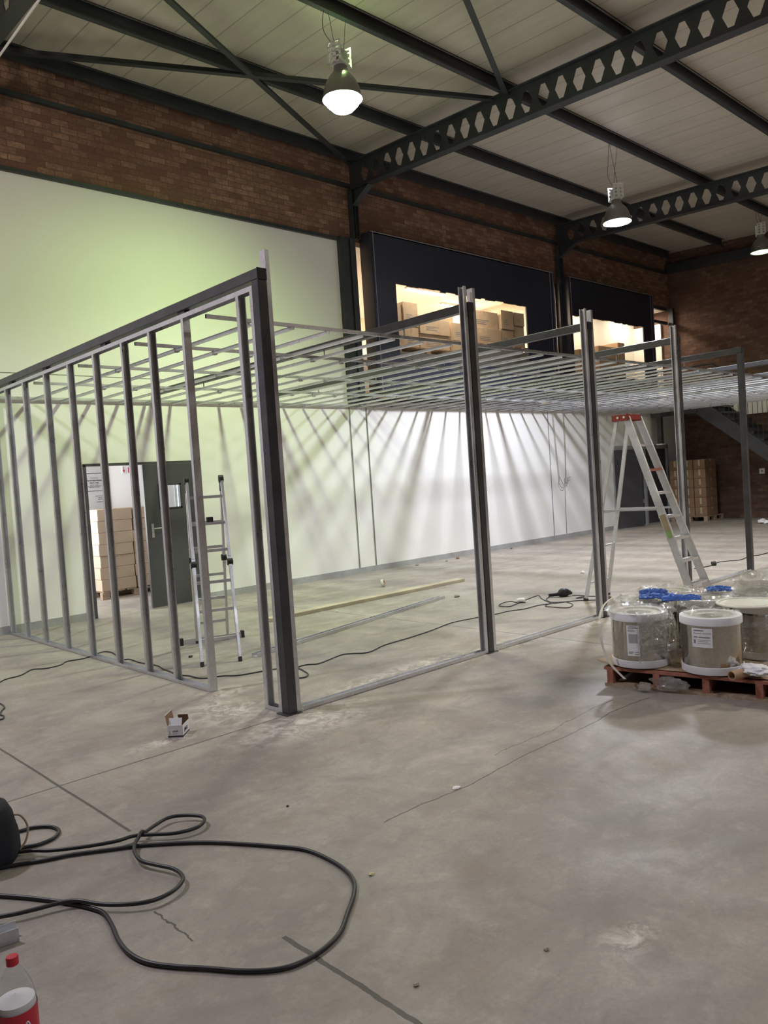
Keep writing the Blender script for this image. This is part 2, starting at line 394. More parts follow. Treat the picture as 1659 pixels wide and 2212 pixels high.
# door frames (black line at the head)
mb = MB().box(D1[0]-.02, D1[1]+.02, YW-.015, YW+.12, D1[2]-.015, D1[2]+.02).box(D1[0]-.02, D1[0]+.02, YW-.015, YW+.12, 0, D1[2]).box(D1[1]-.01, D1[1]+.02, YW-.015, YW+.12, 0, D1[2])
d = st(mb.build('door_1', M['door']))
leaf = MB().box(5.13, 5.36, YW-.01, YW+.035, .012, 2.07).box(5.70, 5.95, YW-.01, YW+.035, .012, 2.07).box(5.36, 5.70, YW-.01, YW+.035, .012, 1.43).box(5.36, 5.70, YW-.01, YW+.035, 1.77, 2.07).build('door_leaf', M['door'], d)
MB().box(5.35, 5.375, YW-.02, YW+.04, 1.42, 1.78).box(5.685, 5.71, YW-.02, YW+.04, 1.42, 1.78).box(5.35, 5.71, YW-.02, YW+.04, 1.42, 1.44).box(5.35, 5.71, YW-.02, YW+.04, 1.76, 1.78).build('glazing_bead', M['black'], leaf)
MB().box(5.36, 5.70, YW+.01, YW+.016, 1.43, 1.77).build('pane', M['glass'], leaf)
MB().box(5.20, 5.235, YW-.018, YW-.01, 1.02, 1.22).tube([(5.217, YW-.012, 1.15), (5.217, YW-.06, 1.15), (5.33, YW-.062, 1.15)], .009, 8).build('door_handle', M['alu'], leaf)
mb = MB().box(D2[0]-.03, D2[1]+.03, YW-.03, YW+.12, D2[2]-.09, D2[2]+.02).box(19.33, 19.42, YW-.02, YW+.06, 0, D2[2]).box(D2[0]-.03, D2[0]+.03, YW-.03, YW+.12, 0, D2[2]).box(D2[1]-.03, D2[1]+.03, YW-.03, YW+.12, 0, D2[2])
d2 = st(mb.build('door_2', M['skirt']))
lf = MB().obox((17.82, YW-.02, 0), (.97, -.24, 0), (.24, .97, 0), (0, 0, 1), (0, .95), (0, .045), (.01, 2.0)).build('door_leaf', M['door'], d2)
lf2 = MB().box(18.75, 19.33, YW+.03, YW+.07, .01, 2.0).box(19.42, 20.6, YW+.03, YW+.07, .01, 2.0).build('door_leaf', M['door'], d2)
MB().box(19.18, 19.28, YW+.01, YW+.03, .58, .68).build('door_handle', M['alu'], lf2)
MB().box(18.8, 18.98, YW+.015, YW+.03, .5, 1.4).build('recess_panel', M['black'], lf2)

# store room behind door 1
st(MB().box(3.2, 9.0, 13.65, 13.8, 0, 1.35).box(3.2, 7.3, 13.65, 13.8, 1.35, 2.25).box(8.35, 9.0, 13.65, 13.8, 1.35, 2.25).box(3.2, 9, 13.65, 13.8, 2.25, 3.0).build('wall_store_back', M['white']))
st(MB().box(3.1, 3.2, YW+.1, 13.8, 0, 3.0).build('wall_store_left', M['white']))
st(MB().box(9.0, 9.1, YW+.1, 13.8, 0, 3.0).build('wall_store_right', M['white']))
st(MB().box(3.1, 9.1, YW+.1, 13.8, 2.95, 3.0).build('ceiling_store', M['white']))
wf = st(MB().box(7.28, 7.33, 13.62, 13.8, 1.35, 2.25).box(8.32, 8.37, 13.62, 13.8, 1.35, 2.25).box(7.78, 7.81, 13.62, 13.8, 1.35, 2.25).box(7.3, 8.35, 13.62, 13.8, 1.83, 1.86).box(7.3, 8.35, 13.62, 13.8, 1.33, 1.37).box(7.3, 8.35, 13.62, 13.8, 2.23, 2.27).build('window_1', M['gear']))
MB().box(7.3, 8.35, 13.7, 13.705, 1.35, 2.25).build('pane', M['glass'], wf)
tag(MB().box(-20, 40, 15.3, 60, -.3, -.25).build('lawn', M['grass']), 'green lawn outside the store room window', 'lawn', kind='structure')
# mezzanine room over the store
MC = 5.86
st(MB().box(9.1, XE, YW+.1, 15.2, 3.0, 3.12).build('floor_mezzanine', M['skirt']))
st(MB().box(9.1, XE, YW+.1, 15.2, MC, MC+.06).build('ceiling_mezzanine', M['white']))
st(MB().box(9.1, XE, 15.1, 15.2, 3.1, MC).build('wall_mezzanine_back', M['cream_wall']))
st(MB().box(9.0, 9.1, YW+.1, 15.2, 3.1, MC).build('wall_mezzanine_left', M['cream_wall']))
st(MB().box(16.0, 16.1, YW+.6, 15.1, 3.1, MC).build('wall_mezzanine_middle', M['cream_wall']))
st(MB().box(16.6, 16.7, 11.6, 15.1, 3.1, MC).box(16.6, XE, 11.6, 11.7, 3.1, MC).build('wall_mezzanine_right', M['cream_wall']))

st(MB().box(XE-.08, XE-.001, YW+.24, 11.6, 3.12, 5.52).build('wall_mezzanine_end', M['cream_wall']))

# ---------------------------------------------------------------- steel structure
def castellated(X, label, y0=YW-.1, y1=YB+.1):
    o = empty('castellated_beam', (X, y0, bot(y0)), label, 'roof beam', 'castellated roof beams')
    mb = MB(); p = .285; D = .445; L = y0-y1
    def P(s_, h, w_): y = y0-s_; return (X+w_, y, bot(y)+h)
    n = int(L/p); hw, fl, hh = .100, .036, .148; cz = D/2; t = .006
    for i in range(n):
        a = .25+i*p; c = a+p/2
        if i == 0: rng0 = 0
        for w_ in (-t, t):
            if i == 0:
                v = [P(0, 0, w_), P(a, 0, w_), P(a, D, w_), P(0, D, w_)]; mb.add(v, [(0, 1, 2, 3)])
            hexp = [(c-hw, cz), (c-fl, cz+hh), (c+fl, cz+hh), (c+hw, cz), (c+fl, cz-hh), (c-fl, cz-hh)]
            v = [P(a, 0, w_), P(a, cz, w_), P(a, D, w_), P(c-fl, D, w_), P(c+fl, D, w_), P(a+p, D, w_), P(a+p, cz, w_), P(a+p, 0, w_), P(c+fl, 0, w_), P(c-fl, 0, w_)]+[P(s_, h, w_) for s_, h in hexp]
            H = 10
            mb.add(v, [(1, 2, 3, H+1, H), (3, 4, H+2, H+1), (4, 5, 6, H+3, H+2), (6, 7, 8, H+4, H+3), (8, 9, H+5, H+4), (9, 0, 1, H, H+5)])
        v = [P(s_, h, w_) for w_ in (-t, t) for s_, h in hexp]
        mb.add(v, [(k, (k+1) % 6, 6+(k+1) % 6, 6+k) for k in range(6)])
    mb.build('web', M['struct'], o)
    for nm, h0, h1 in (('bottom_flange', -.014, 0), ('top_flange', D, D+.014)):
        f = MB(); v = [P(s_, h, w_) for s_ in (0, L) for h in (h0, h1) for w_ in (-.08, .08)]
        f.add(v, [(0, 1, 3, 2), (4, 6, 7, 5), (0, 4, 5, 1), (2, 3, 7, 6), (0, 2, 6, 4), (1, 5, 7, 3)]); f.build(nm, M['struct'], o)
    g = MB(); yh = y0+.02
    for w_ in (-.07, .062): g.obox((X+w_, 0, 0), (0, 1, 0), (0, 0, 1), (1, 0, 0), (yh-.12, yh), (5.9, bot(yh)), (0, .008))
    g.obox((X, 0, 0), (0, 1, 0), (0, 0, 1), (1, 0, 0), (yh-.11, yh-.01), (5.9, bot(yh)), (-.004, .004))
    v = [(X-.005, yh-.1, bot(yh)), (X-.005, yh-.55, bot(yh-.55)), (X-.005, yh-.1, bot(yh)-.28), (X+.005, yh-.1, bot(yh)), (X+.005, yh-.55, bot(yh-.55)), (X+.005, yh-.1, bot(yh)-.28)]
    g.add(v, [(0, 1, 2), (3, 5, 4), (0, 3, 4, 1), (1, 4, 5, 2), (2, 5, 3, 0)])
    g.obox((X, yh-.1, bot(yh)-.29), (0, -.45, .235), (1, 0, 0), (0, 0, 1), (0, 1), (-.06, .06), (0, .012))
    g.build('haunch', M['struct'], o)
castellated(3.1, 'castellated dark roof beam crossing the top left corner')
castellated(9.4, 'large castellated dark roof beam rising from above the white wall to the top right')
castellated(15.7, 'farther castellated roof beam passing behind the second bay lamp')
for X, nm in ((9.34, 'tall dark steel column at the right edge of the white upper wall'), (15.7, 'thin dark steel column between the two navy board boxes')):
    mb = MB().box(X-.06, X+.06, YW-.13, YW-.12, 0+3.0, 5.92).box(X-.06, X+.06, YW-.02, YW-.01, 3.0, 5.92).box(X-.005, X+.005, YW-.12, YW-.02, 3.0, 5.92)
    tag(mb.build('steel_column', M['struct'], loc=(X, YW-.1, 3.0)), nm, 'column', 'wall columns')
tag(MB().box(XE-.12, XE-.02, YW-.16, YW-.02, 3.12, 5.88).build('corner_column', M['struct'], loc=(XE-.1, YW-.1, 3.1)), 'dark steel column in the far corner beside the brick end wall', 'column')
mb = MB(); mb.obox((XE-.16, 0, 0), (0, 1, BS), (1, 0, 0), (0, 0, 1), (YB+.1, YW-.02), (0, .14), (6.36, 6.6))
tag(mb.build('rafter', M['struct'], loc=(XE-.1, YW, 6.8)), 'solid dark rafter along the top of the brick end wall', 'roof beam')
def purlin(Y, label, nm='purlin', hgt=.2, x0=XL+.05, x1=XE-.2):
    o = empty(nm, (x0, Y, top(Y)+.014), label, 'purlin', 'roof purlins')
    MB().csec((x0, Y+.03, top(Y)+.014+hgt/2), (1, 0, 0), (0, 0, 1), (0, -1, 0), x1-x0, hgt, .07, .018, .004).build('channel', M['struct'], o)
    for X in (3.1, 9.4, 15.7):
        MB().box(X-.06, X+.06, Y+.034, Y+.044, top(Y)+.014, top(Y)+.2).box(X-.06, X+.06, Y-.05, Y+.04, top(Y)+.014, top(Y)+.024).build('cleat', M['struct'], o)
    return o
PL = {10.30: 'roof purlin running along the top of the long brick wall', 8.83: 'second roof purlin out from the long wall', 6.96: 'roof purlin carrying the three hanging bay lamps',
      5.08: 'fourth roof purlin out from the long wall', 3.2: 'fifth roof purlin out from the long wall, crossing the top right corner', 1.32: 'roof purlin just outside the top right of the frame'}
for Y, lb in PL.items(): purlin(Y, lb)
for k in range(1, 5): purlin(1.32-1.88*k, 'roof purlin high behind the photographer, %s out of the frame' % ('first', 'second', 'third', 'fourth')[k-1])
tag(MB().box(XL+.1, XE-.2, YW-.07, YW-.01, 6.83, 6.89).build('eaves_rail', M['struct'], loc=(XL+.1, YW-.04, 6.83)), 'thin dark steel rail fixed along the brick band below the eaves', 'rail')
def brace(a, b, label):
    za, zb = top(a[1])-.02, top(b[1])-.02
    p, q = Vector((a[0], a[1], za)), Vector((b[0], b[1], zb))
    mb = MB().bar(p, q, .075, .007)
    mb.bar(p+Vector((0, 0, .034)), q+Vector((0, 0, .034)), .007, .07)
    tag(mb.build('roof_brace', M['struct'], loc=tuple(p)), label, 'brace', 'roof cross braces')
brace((3.12, 7.1), (9.38, 10.35), 'thin roof brace crossing from the top left down to the big column')
brace((3.12, 10.35), (9.38, 7.15), 'roof brace running from the top left corner level behind the glowing lamp')
brace((3.12, 3.6), (9.38, 6.92), 'roof brace dropping from the top edge to the big castellated beam')
brace((3.12, 6.92), (9.38, 3.6), 'roof brace crossing over near the top of the frame')
tag(MB().tube([(3.06, 6.9, 6.42), (3.10, 9.6, 6.46)], .012, 8).build('conduit', M['gear'], loc=(3.1, 9.6, 6.46)), 'pale thin conduit pipe hanging along the castellated beam at top left', 'conduit')

# ---------------------------------------------------------------- hanging bay lamps
def bay_lamp(x, y, z, bulb, label, bulge, rz):
    o = empty('bay_lamp', (x, y, z), label, 'lamp', 'high bay lamps under the roof')
    prof = [(.235, 0), (.237, .012), (.228, .03), (.222, .07), (.208, .13), (.178, .2), (.13, .27), (.092, .31), (.08, .35), (.078, .38)]
    pin = [(.07, .375), (.085, .31), (.122, .265), (.17, .195), (.2, .125), (.214, .07), (.222, .03), (.235, 0)]
    MB().lathe(prof, (x, y, z)).lathe(pin, (x, y, z)).build('reflector', M['bell'], o, smooth=True)
    MB().lathe([(.222, .012), (.19, .0-bulge*.35), (.12, -bulge*.8), (.05, -bulge), (.001, -bulge*1.02)], (x, y, z)).build('diffuser', bulb, o, smooth=True)
    c, s = math.cos(rz), math.sin(rz); A = (c, s, 0); B = (-s, c, 0)
    g = MB().obox((x, y, z), A, B, (0, 0, 1), (-.12, .12), (-.08, .08), (.38, .40))
    for sd in (-1, 1):     # slotted side plates
        for (u0, u1) in ((-.09, -.066), (-.024, .024), (.066, .09)):
            g.obox((x, y, z), A, B, (0, 0, 1), (sd*.12-.003, sd*.12+.003), (u0, u1), (.38, .62))
        for hz in (.38, .44, .5, .56, .61):
            g.obox((x, y, z), A, B, (0, 0, 1), (sd*.12-.003, sd*.12+.003), (-.09, .09), (hz, hz+.018))
    g.build('gear_bracket', M['gear'], o)
    MB().obox((x, y, z), A, B, (0, 0, 1), (-.095, .095), (-.055, .055), (.42, .57)).build('gear_box', M['skirt'], o)
    for k in (-1, 1):
        MB().tube([(x+k*.1*c, y+k*.1*s, z+.6), (x+k*.13, y, top(y)+.02)], .0035, 6).build('hanging_wire', M['black'], o)
    MB().tube(smooth_path([(x-.05, y, z+.58), (x-.22, y, z+.72), (x-.2, y, z+.95), (x-.13, y, top(y)+.03)]), .004, 6).build('power_lead', M['black'], o)
bay_lamp(*LAMPS[0][:3], M['bulb_g'], 'high bay lamp glowing bright green white in the bay nearest the camera', .15, .3)
bay_lamp(*LAMPS[1][:3], M['bulb_c'], 'middle bay lamp shining cool white in front of the far castellated beam', .03, .9)
bay_lamp(*LAMPS[2][:3], M['bulb_d'], 'dim greenish bay lamp cut off at the right edge of the photo', .02, .5)

# ---------------------------------------------------------------- navy board boxes around the mezzanine openings
def navy(x0, x1, hole, label, yf=10.2):
    o = empty('board_enclosure', (x0, yf, 3.1), label, 'wall panel', 'navy boards over the mezzanine')
    zt, zb = 6.04, 3.12; a, b, c, d_ = hole
    mb = MB(); y1 = yf+.03
    mb.box(x0, a, yf, y1, zb, zt).box(b, x1, yf, y1, zb, zt).box(a, b, yf, y1, zb, c).box(a, b, yf, y1, d_, zt)
    # torn lower and side edges of the cut-out
    rs = random.Random(int(x0*10))
    n = 26
    for i in range(n):
        u0 = a+(b-a)*i/n; u1 = a+(b-a)*(i+1)/n
        mb.box(u0, u1, yf+.001, y1-.001, d_-.005-.03*rs.random(), d_+.01)
        mb.box(u0, u1, yf+.001, y1-.001, c-.01, c+.03*rs.random())
    mb.build('front_board', M['navy'], o)
    MB().box(x0-.02, x0+.01, yf, YW-.02, zb, zt).build('side_board', M['navy'], o)
    MB().box(x1-.01, x1+.02, yf, YW-.02, zb, zt).build('side_board', M['navy'], o)
    MB().box(x0, x1, yf, YW-.02, zt-.03, zt).build('top_board', M['navy'], o)
    t = .010
    MB().box(x0, x1, yf-.006, yf, zt-t, zt+.002).box(x0+.05, x0+.05+t, yf-.006, yf, zb, zt).box(x1-.14, x1-.14+t*.7, yf-.006, yf, zb, zt).box(x1-.02, x1-.012, yf-.006, yf, zb, zt).build('edge_trim', M['trim'], o)
    MB().box(a-.02, b+.02, y1+.01, y1+.014, c-.03, d_+.03).build('clear_sheet', M['glass'], o)
navy(9.62, 15.18, (10.17, 14.10, 3.80, 5.20), 'large navy board enclosure with a lit cut-out window full of boxes')
navy(15.80, 19.72, (15.85, 19.15, 3.78, 5.18), 'second navy board enclosure, right of the thin column, with dimmer window')
st(MB().box(19.9, XE-.16, YW-.02, YW+.05, 5.44, 5.52).box(19.9, XE-.16, YW-.02, YW+.05, 5.82, 5.9).box(19.9, 19.95, YW-.02, YW+.05, 3.1, 5.85).build('window_2', M['struct']))
# lit tubes of the mezzanine, then area lights without a fitting
for x, y, e in ((13.1, 12.2, 260), (15.0, 12.9, 150)):
    o = empty('tube_light', (x, y, MC), 'glowing warm tube light on the mezzanine ceiling, %s' % ('nearest the left of the window' if x < 14 else 'farther one seen right of the second post'), 'light fitting', 'mezzanine tube lights')
    MB().box(x-.62, x+.62, y-.05, y+.05, MC-.04, MC).build('batten', M['gear'], o)
    MB().tube([(x-.58, y, MC-.065), (x+.58, y, MC-.065)], .022, 10).build('tube', M['tube_w'], o)
    lamp('AREA', 'tube_area', (x, y, MC-.10), e, WARM, 1.1, sy=.12)
lamp('AREA', 'mezzanine_right_light', (18.2, 11.2, MC-.1), 16, WARM, 1.0, sy=.2)
lamp('AREA', 'mezzanine_front_fill', (12.5, 10.75, MC-.06), 60, (1, .80, .6), 2.6, sy=.1)  # added fill for the box fronts, hidden above the opening
lamp('AREA', 'mezzanine_front_fill_right', (18.0, 10.75, MC-.06), 55, (1, .84, .66), 2.6, sy=.1)  # added fill on the right, no tube hangs there
lamp('AREA', 'mezzanine_far_fill', (20.4, 11.1, MC-.06), 45, (1, .86, .7), .8, sy=.2)  # added to brighten the last opening by the end wall
lamp('AREA', 'mezzanine_left_light', (10.0, 11.4, MC-.1), 30, WARM, .5, sy=.2)

# ---------------------------------------------------------------- cardboard boxes
def carton(x0, x1, y0, y1, z0, z1, label, group, mat='card', tape=True, rz=0, marks=0):
    cx, cy = (x0+x1)/2, (y0+y1)/2
    o = empty('cardboard_box', (cx, cy, z0), label, 'box', group, rz)
    a, b, h = (x1-x0)/2, (y1-y0)/2, z1-z0
    e = .004
    m = MB().box(-a+e, a-e, -b+e, b-e, 0, h-.002)
    m.build('carton', M[mat], None, bevel=.004).parent = o
    if tape:
        t = MB().box(-.025, .025, -b+e-.001, -b+e, h*.72, h).box(-.025, .025, -b+e, b-e, h-.002, h-.0005); t.build('tape_strip', M['tape'], None).parent = o
        t2 = MB().box(-a+e-.001, -a+e, -.025, .025, h*.3, h*.95); t2.build('tape_strip', M['tape'], None).parent = o
    if marks:
        t = MB()
        for i in range(3): t.box(-a*.6, -a*.6+a*(.5+.5*random.random()), -b+e-.0012, -b+e-.0002, h*(.45-.1*i), h*(.49-.1*i))
        t.build('printed_lines', M['greyink'], None).parent = o
    return o
NUM = ['bottom', 'second', 'third', 'fourth', 'fifth', 'sixth', 'top']
# pallet stack in the store room
def small_pallet(x0, x1, y0, y1, z, label, mat='palletwood', name='pallet'):
    o = empty(name, (x0, y0, z), label, 'pallet')
    n = 6
    for i in range(n):
        a = x0+(x1-x0)*(i+.1)/n; MB().box(a, a+(x1-x0)/n*.8, y0, y1, z+.115, z+.135).build('top_board', M[mat], o)
    for y in (y0, (y0+y1)/2-.05, y1-.1):
        MB().box(x0, x1, y, y+.1, z, z+.02).build('bottom_board', M[mat], o)
        for x in (x0, (x0+x1)/2-.06, x1-.12): MB().box(x, x+.12, y, y+.1, z+.02, z+.115).build('block', M[mat], o)
small_pallet(5.17, 6.37, 12.3, 13.3, 0, 'wooden pallet under the box stack seen through the open doorway')
for k in range(7):
    for j in range(2):
        for i in range(2):
            jx = random.uniform(-.012, .02)
            where = ['front left', 'front right', 'back left', 'back right'][j*2+i]
            z = .137+k*.189
            carton(5.17+i*.6+jx, 5.76+i*.6+jx, 12.3+j*.5+random.uniform(-.01, .01), 12.79+j*.5, z, z+.187, 'cardboard box in the doorway stack, %s layer, %s' % (NUM[k], where), 'boxes stacked in the store room', 'cardpale', j == 0 or i == 0)
# boxes behind the big cut-out window
small_pallet(10.9, 12.7, 11.0, 11.9, 4.12, 'wooden pallet under the boxes behind the lit window, left one')
small_pallet(13.3, 15.3, 11.0, 11.9, 4.35, 'wooden pallet under the boxes behind the lit window, right one')
st(MB().box(10.6, 12.9, 10.9, 12.2, 3.12, 4.12).box(13.1, 15.45, 10.9, 12.2, 3.12, 4.35).build('trim_5', M['skirt']))
MZ = [(10.92, 11.32, 4.26, [(.45, ), (.45, )], 'far left column'), (11.33, 11.75, 4.26, [(.46, ), (.48, )], 'second column from the left'), (11.78, 12.70, 4.26, [(.34, ), (.32, )], 'wide third column'),
      (12.75, 13.28, 4.12, [(.40, ), (.38, )], 'column hidden beside the post'), (13.45, 14.42, 4.49, [(.38, ), (.40, )], 'big column right of the post'), (14.46, 14.92, 4.49, [(.42, ), (.43, )], 'narrow column right of the big one'), (14.96, 15.36, 4.49, [(.55, ), (.30, )], 'last column at the right edge')]
for (x0, x1, z0, hs, lb) in MZ:
    z = z0
    for k, (h,) in enumerate(hs):
        carton(x0, x1, 11.2+random.uniform(-.05, .05), 11.75, z, z+h, 'cardboard box behind the lit window, %s, %s one' % (lb, ('lower', 'upper')[k]), 'boxes behind the lit window', 'cardpale', True, 0, 1)
        z += h
# boxes behind the second window
for x0, x1, z0, h, lb in ((17.1, 17.75, 3.12, 1.45, 'left'), (18.0, 18.9, 3.12, 1.6, 'right'), (18.95, 19.3, 3.12, 1.75, 'far right')):
    carton(x0, x1, 10.85, 11.4, z0, z0+h, 'tall cardboard box behind the dim second window, %s one' % lb, 'boxes behind the second window', 'card', True)
# pallet of boxes under the stairs
small_pallet(20.1, 21.1, 9.2, 10.2, 0, 'wooden pallet under the dark box stack below the stairs')
for k in range(6):
    for j in range(3):
        hgt = .245
        z = .137+k*.25
        carton(20.1, 20.75, 9.2+j*.333, 9.52+j*.333, z, z+.247, 'cardboard box under the stairs, %s layer, %s' % (NUM[k] if k < 5 else 'top', ('front', 'middle', 'rear')[j]), 'boxes stacked under the stairs', 'carddark', True)  # shade under the stairs put into the colour by darker cardboard

# ---------------------------------------------------------------- landing and stairs
o = empty('staircase', (19.8, 9.0, 0), 'dark steel staircase with railing descending along the brick end wall', 'staircase')
sa = .82
def stringer(x):
    m = MB(); v = []
    for xx in (x, x+.05):
        v += [(xx, 9.25, 3.13), (xx, 9.05, 3.13), (xx, 5.25, .03), (xx, 5.25, -.0), (xx, 5.6, 0), (xx, 9.25, 2.83)]
    m.add(v, [(0, 1, 2, 3, 4, 5), (11, 10, 9, 8, 7, 6)]+[(i, 6+i, 6+(i+1) % 6, (i+1) % 6) for i in range(6)])
    m.build('stringer', M['black'], o)
stringer(19.8); stringer(20.95)
for k in range(16):
    y = 9.0-.235*(k+.5); z = 3.13-.82*.235*(k+1)+.06
    MB().box(19.84, 20.96, y-.13, y+.13, z-.05, z).build('tread', M['black'], o)
l = empty('stair_landing', (19.8, 9.25, 2.8), 'dark steel landing at the top of the stairs beside the far corner', 'landing')
MB().box(19.8, 21.15, 9.25, 10.45, 3.06, 3.12).build('deck', M['black'], l)
MB().box(19.78, 19.84, 9.2, 10.45, 2.83, 3.13).build('edge_beam', M['black'], l)
MB().box(19.8, 21.15, 9.22, 9.28, 2.83, 3.13).build('edge_beam', M['black'], l)
MB().box(19.76, 19.88, 10.18, 10.3, 2.12, 2.85).build('support_post', M['black'], l)
MB().box(19.74, 19.9, 10.16, 10.32, 2.09, 2.12).build('base_plate', M['gear'], l)
def rail(x, o):
    MB().tube([(x, 10.4, 4.03), (x, 8.75, 4.03), (x, 5.5, 4.03-.82*3.25)], .021, 8).build('handrail', M['black'], o)
    for k in range(42):
        y = 10.35-k*.115
        if y < 5.6: break
        zt = 4.03 if y > 8.75 else 4.03-.82*(8.75-y)
        zb = 3.13 if y > 9.05 else 3.13-.82*(9.05-y)
        MB().tube([(x, y, zb), (x, y, zt)], .007, 6, cap=False).build('baluster', M['black'], o)
rail(19.83, o)
MB().box(20.3, 20.5, 9.28, 10.2, 2.88, 2.93).build('strip_light', M['gear'], l)
tag(MB().box(XE-.03, XE, 6.0, 9.1, 2.73, 3.32).build('wall_board', M['white'], loc=(XE, 7, 3)), 'white board on the brick end wall behind the stair balusters', 'board')
s = MB().box(XE-.012, XE, 8.12, 8.26, 1.15, 1.29).build('wall_socket', M['paper'], loc=(XE, 8.19, 1.22)); tag(s, 'white square wall socket on the dark brick end wall', 'socket')
MB().box(XE-.016, XE-.012, 8.17, 8.21, 1.2, 1.24).build('socket_plate', M['greyink'], None).parent = s
s.children[0].location = (-XE, -8.19, -1.22)

# ---------------------------------------------------------------- steel portals of the new structure
PT = .076
PX = [(3.165, 'nearest'), (5.385, 'second'), (7.31, 'third'), (9.30, 'fourth'), (11.19, 'fifth'), (13.15, 'sixth'), (15.1, 'seventh'), (17.05, 'eighth'), (19.0, 'ninth')]
for i, (x, nm) in enumerate(PX):
    lb = ['large black steel post and beam at the near corner of the frame', 'black steel post and beam second along the open side, front of the lit window',
          'black steel post and beam third along the open side, left of the stepladder', 'black steel post and beam fourth along the open side, right behind the stepladder',
          'black steel post and beam fifth along, bare of studs, farthest post in view'][i] if i < 5 else 'black steel beam %s from the near corner, its post beyond the right edge' % nm
    o = empty('steel_portal', (x, 4.52, 0), lb, 'steel frame', 'black steel portal frames')
    MB().box(x, x+PT, 4.52, 4.52+PT, .004, 3.058).build('post', M['black'], o, bevel=.006)
    MB().box(x, x+PT, 4.522, YW-.015, 3.06, 3.136).build('beam', M['black'], o, bevel=.006)
    MB().box(x-.03, x+PT+.03, 4.50, 4.63, 0, .006).build('base_plate', M['black'], o)
    MB().box(x-.002, x+PT+.002, 4.518, 4.522, 3.058, 3.137).build('end_cap', M['rubber'], o)

# ---------------------------------------------------------------- metal stud wall on the left
AX = 3.2
o = empty('stud_wall', (AX, 4.6, 0), 'galvanised metal stud wall frame running from the near black post to the long wall', 'stud wall')
MB().csec((AX, 4.60, 3.03), (0, 1, 0), (1, 0, 0), (0, 0, -1), YW-.02-4.60, .066, .035, 0).build('head_track', M['galv'], o)
MB().csec((AX, 5.60, .002), (0, 1, 0), (1, 0, 0), (0, 0, 1), YW-.02-5.60, .066, .028, 0).build('floor_track', M['galv'], o)
MB().csec((AX, 4.60, .002), (0, 1, 0), (1, 0, 0), (0, 0, 1), .22, .066, .028, 0).build('floor_track', M['galv'], o)
def hmark(mb, x, y, z, s=-1):
    mb.box(x-.016, x-.012, y-.001, y+.001, z-.02, z+.02).box(x+.012, x+.016, y-.001, y+.001, z-.02, z+.02).box(x-.014, x+.014, y-.001, y+.001, z-.002, z+.002)
SY = [4.80, 5.62, 6.18, 6.71, 7.33, 7.96, 8.62, 9.28, 9.88, 10.42]
for k, y in enumerate(SY):
    mb = MB()
    if k == 1: mb.csec((AX, y-.035, .004), (0, 0, 1), (1, 0, 0), (0, 1, 0), 3.02, .064, .035); hmark(mb, AX, y-.037, 2.22); hmark(mb, AX, y-.037, 1.86)
    else: mb.csec((AX, y+.018, .004), (0, 0, 1), (1, 0, 0), (0, -1, 0), 3.02, .064, .035); hmark(mb, AX, y+.014, 1.9-.04*k); hmark(mb, AX, y+.014, 2.55-.02*k)
    mb.build('stud', M['galv'], o)
MB().csec((AX, 4.602, .004), (0, 0, 1), (1, 0, 0), (0, 1, 0), 3.02, .064, .035).build('stud', M['galv'], o)
for y in (5.62, 7.1, 8.6, 9.7): MB().box(AX-.02, AX+.03, y-.05, y+.06, 3.03, 3.06).build('packer', M['rubber'], o)
# jamb studs beside the posts
def jamb(x, side, zt, label, y=4.558):
    mb = MB().csec((x, y, .004), (0, 0, 1), (0, 1, 0), (side, 0, 0), zt, .064, .035)
    tag(mb.build('metal_stud', M['galv'], loc=(x, y, 0)), label, 'stud', 'studs fixed beside the black posts')
jamb(3.165+PT+.003, 1, 3.27, 'tall galvanised stud on the right of the near corner post, standing above its beam')
jamb(5.385-.003, -1, 3.27, 'tall galvanised stud left of the second black post')
jamb(5.385+PT+.003, 1, 3.265, 'tall galvanised stud right of the second black post')
jamb(7.31-.003, -1, 3.27, 'tall galvanised stud left of the third black post')
jamb(7.31+PT+.003, 1, 3.265, 'tall galvanised stud right of the third black post')
jamb(9.30-.003, -1, 3.27, 'tall galvanised stud left of the fourth black post, behind the stepladder')
for (a, b, lb) in ((3.30, 5.35, 'galvanised floor track between the near corner post and second post'), (5.5, 7.27, 'galvanised floor track between the second and third posts'), (7.43, 9.26, 'galvanised floor track between the third and fourth posts, under the stepladder'), (9.39, 11.16, 'galvanised floor track between the fourth and fifth posts')):
    tag(MB().csec((a, 4.558, .002), (1, 0, 0), (0, 1, 0), (0, 0, 1), b-a, .066, .03, 0).build('floor_track', M['galv'], loc=(a, 4.558, 0)), lb, 'track', 'floor tracks of the open side')

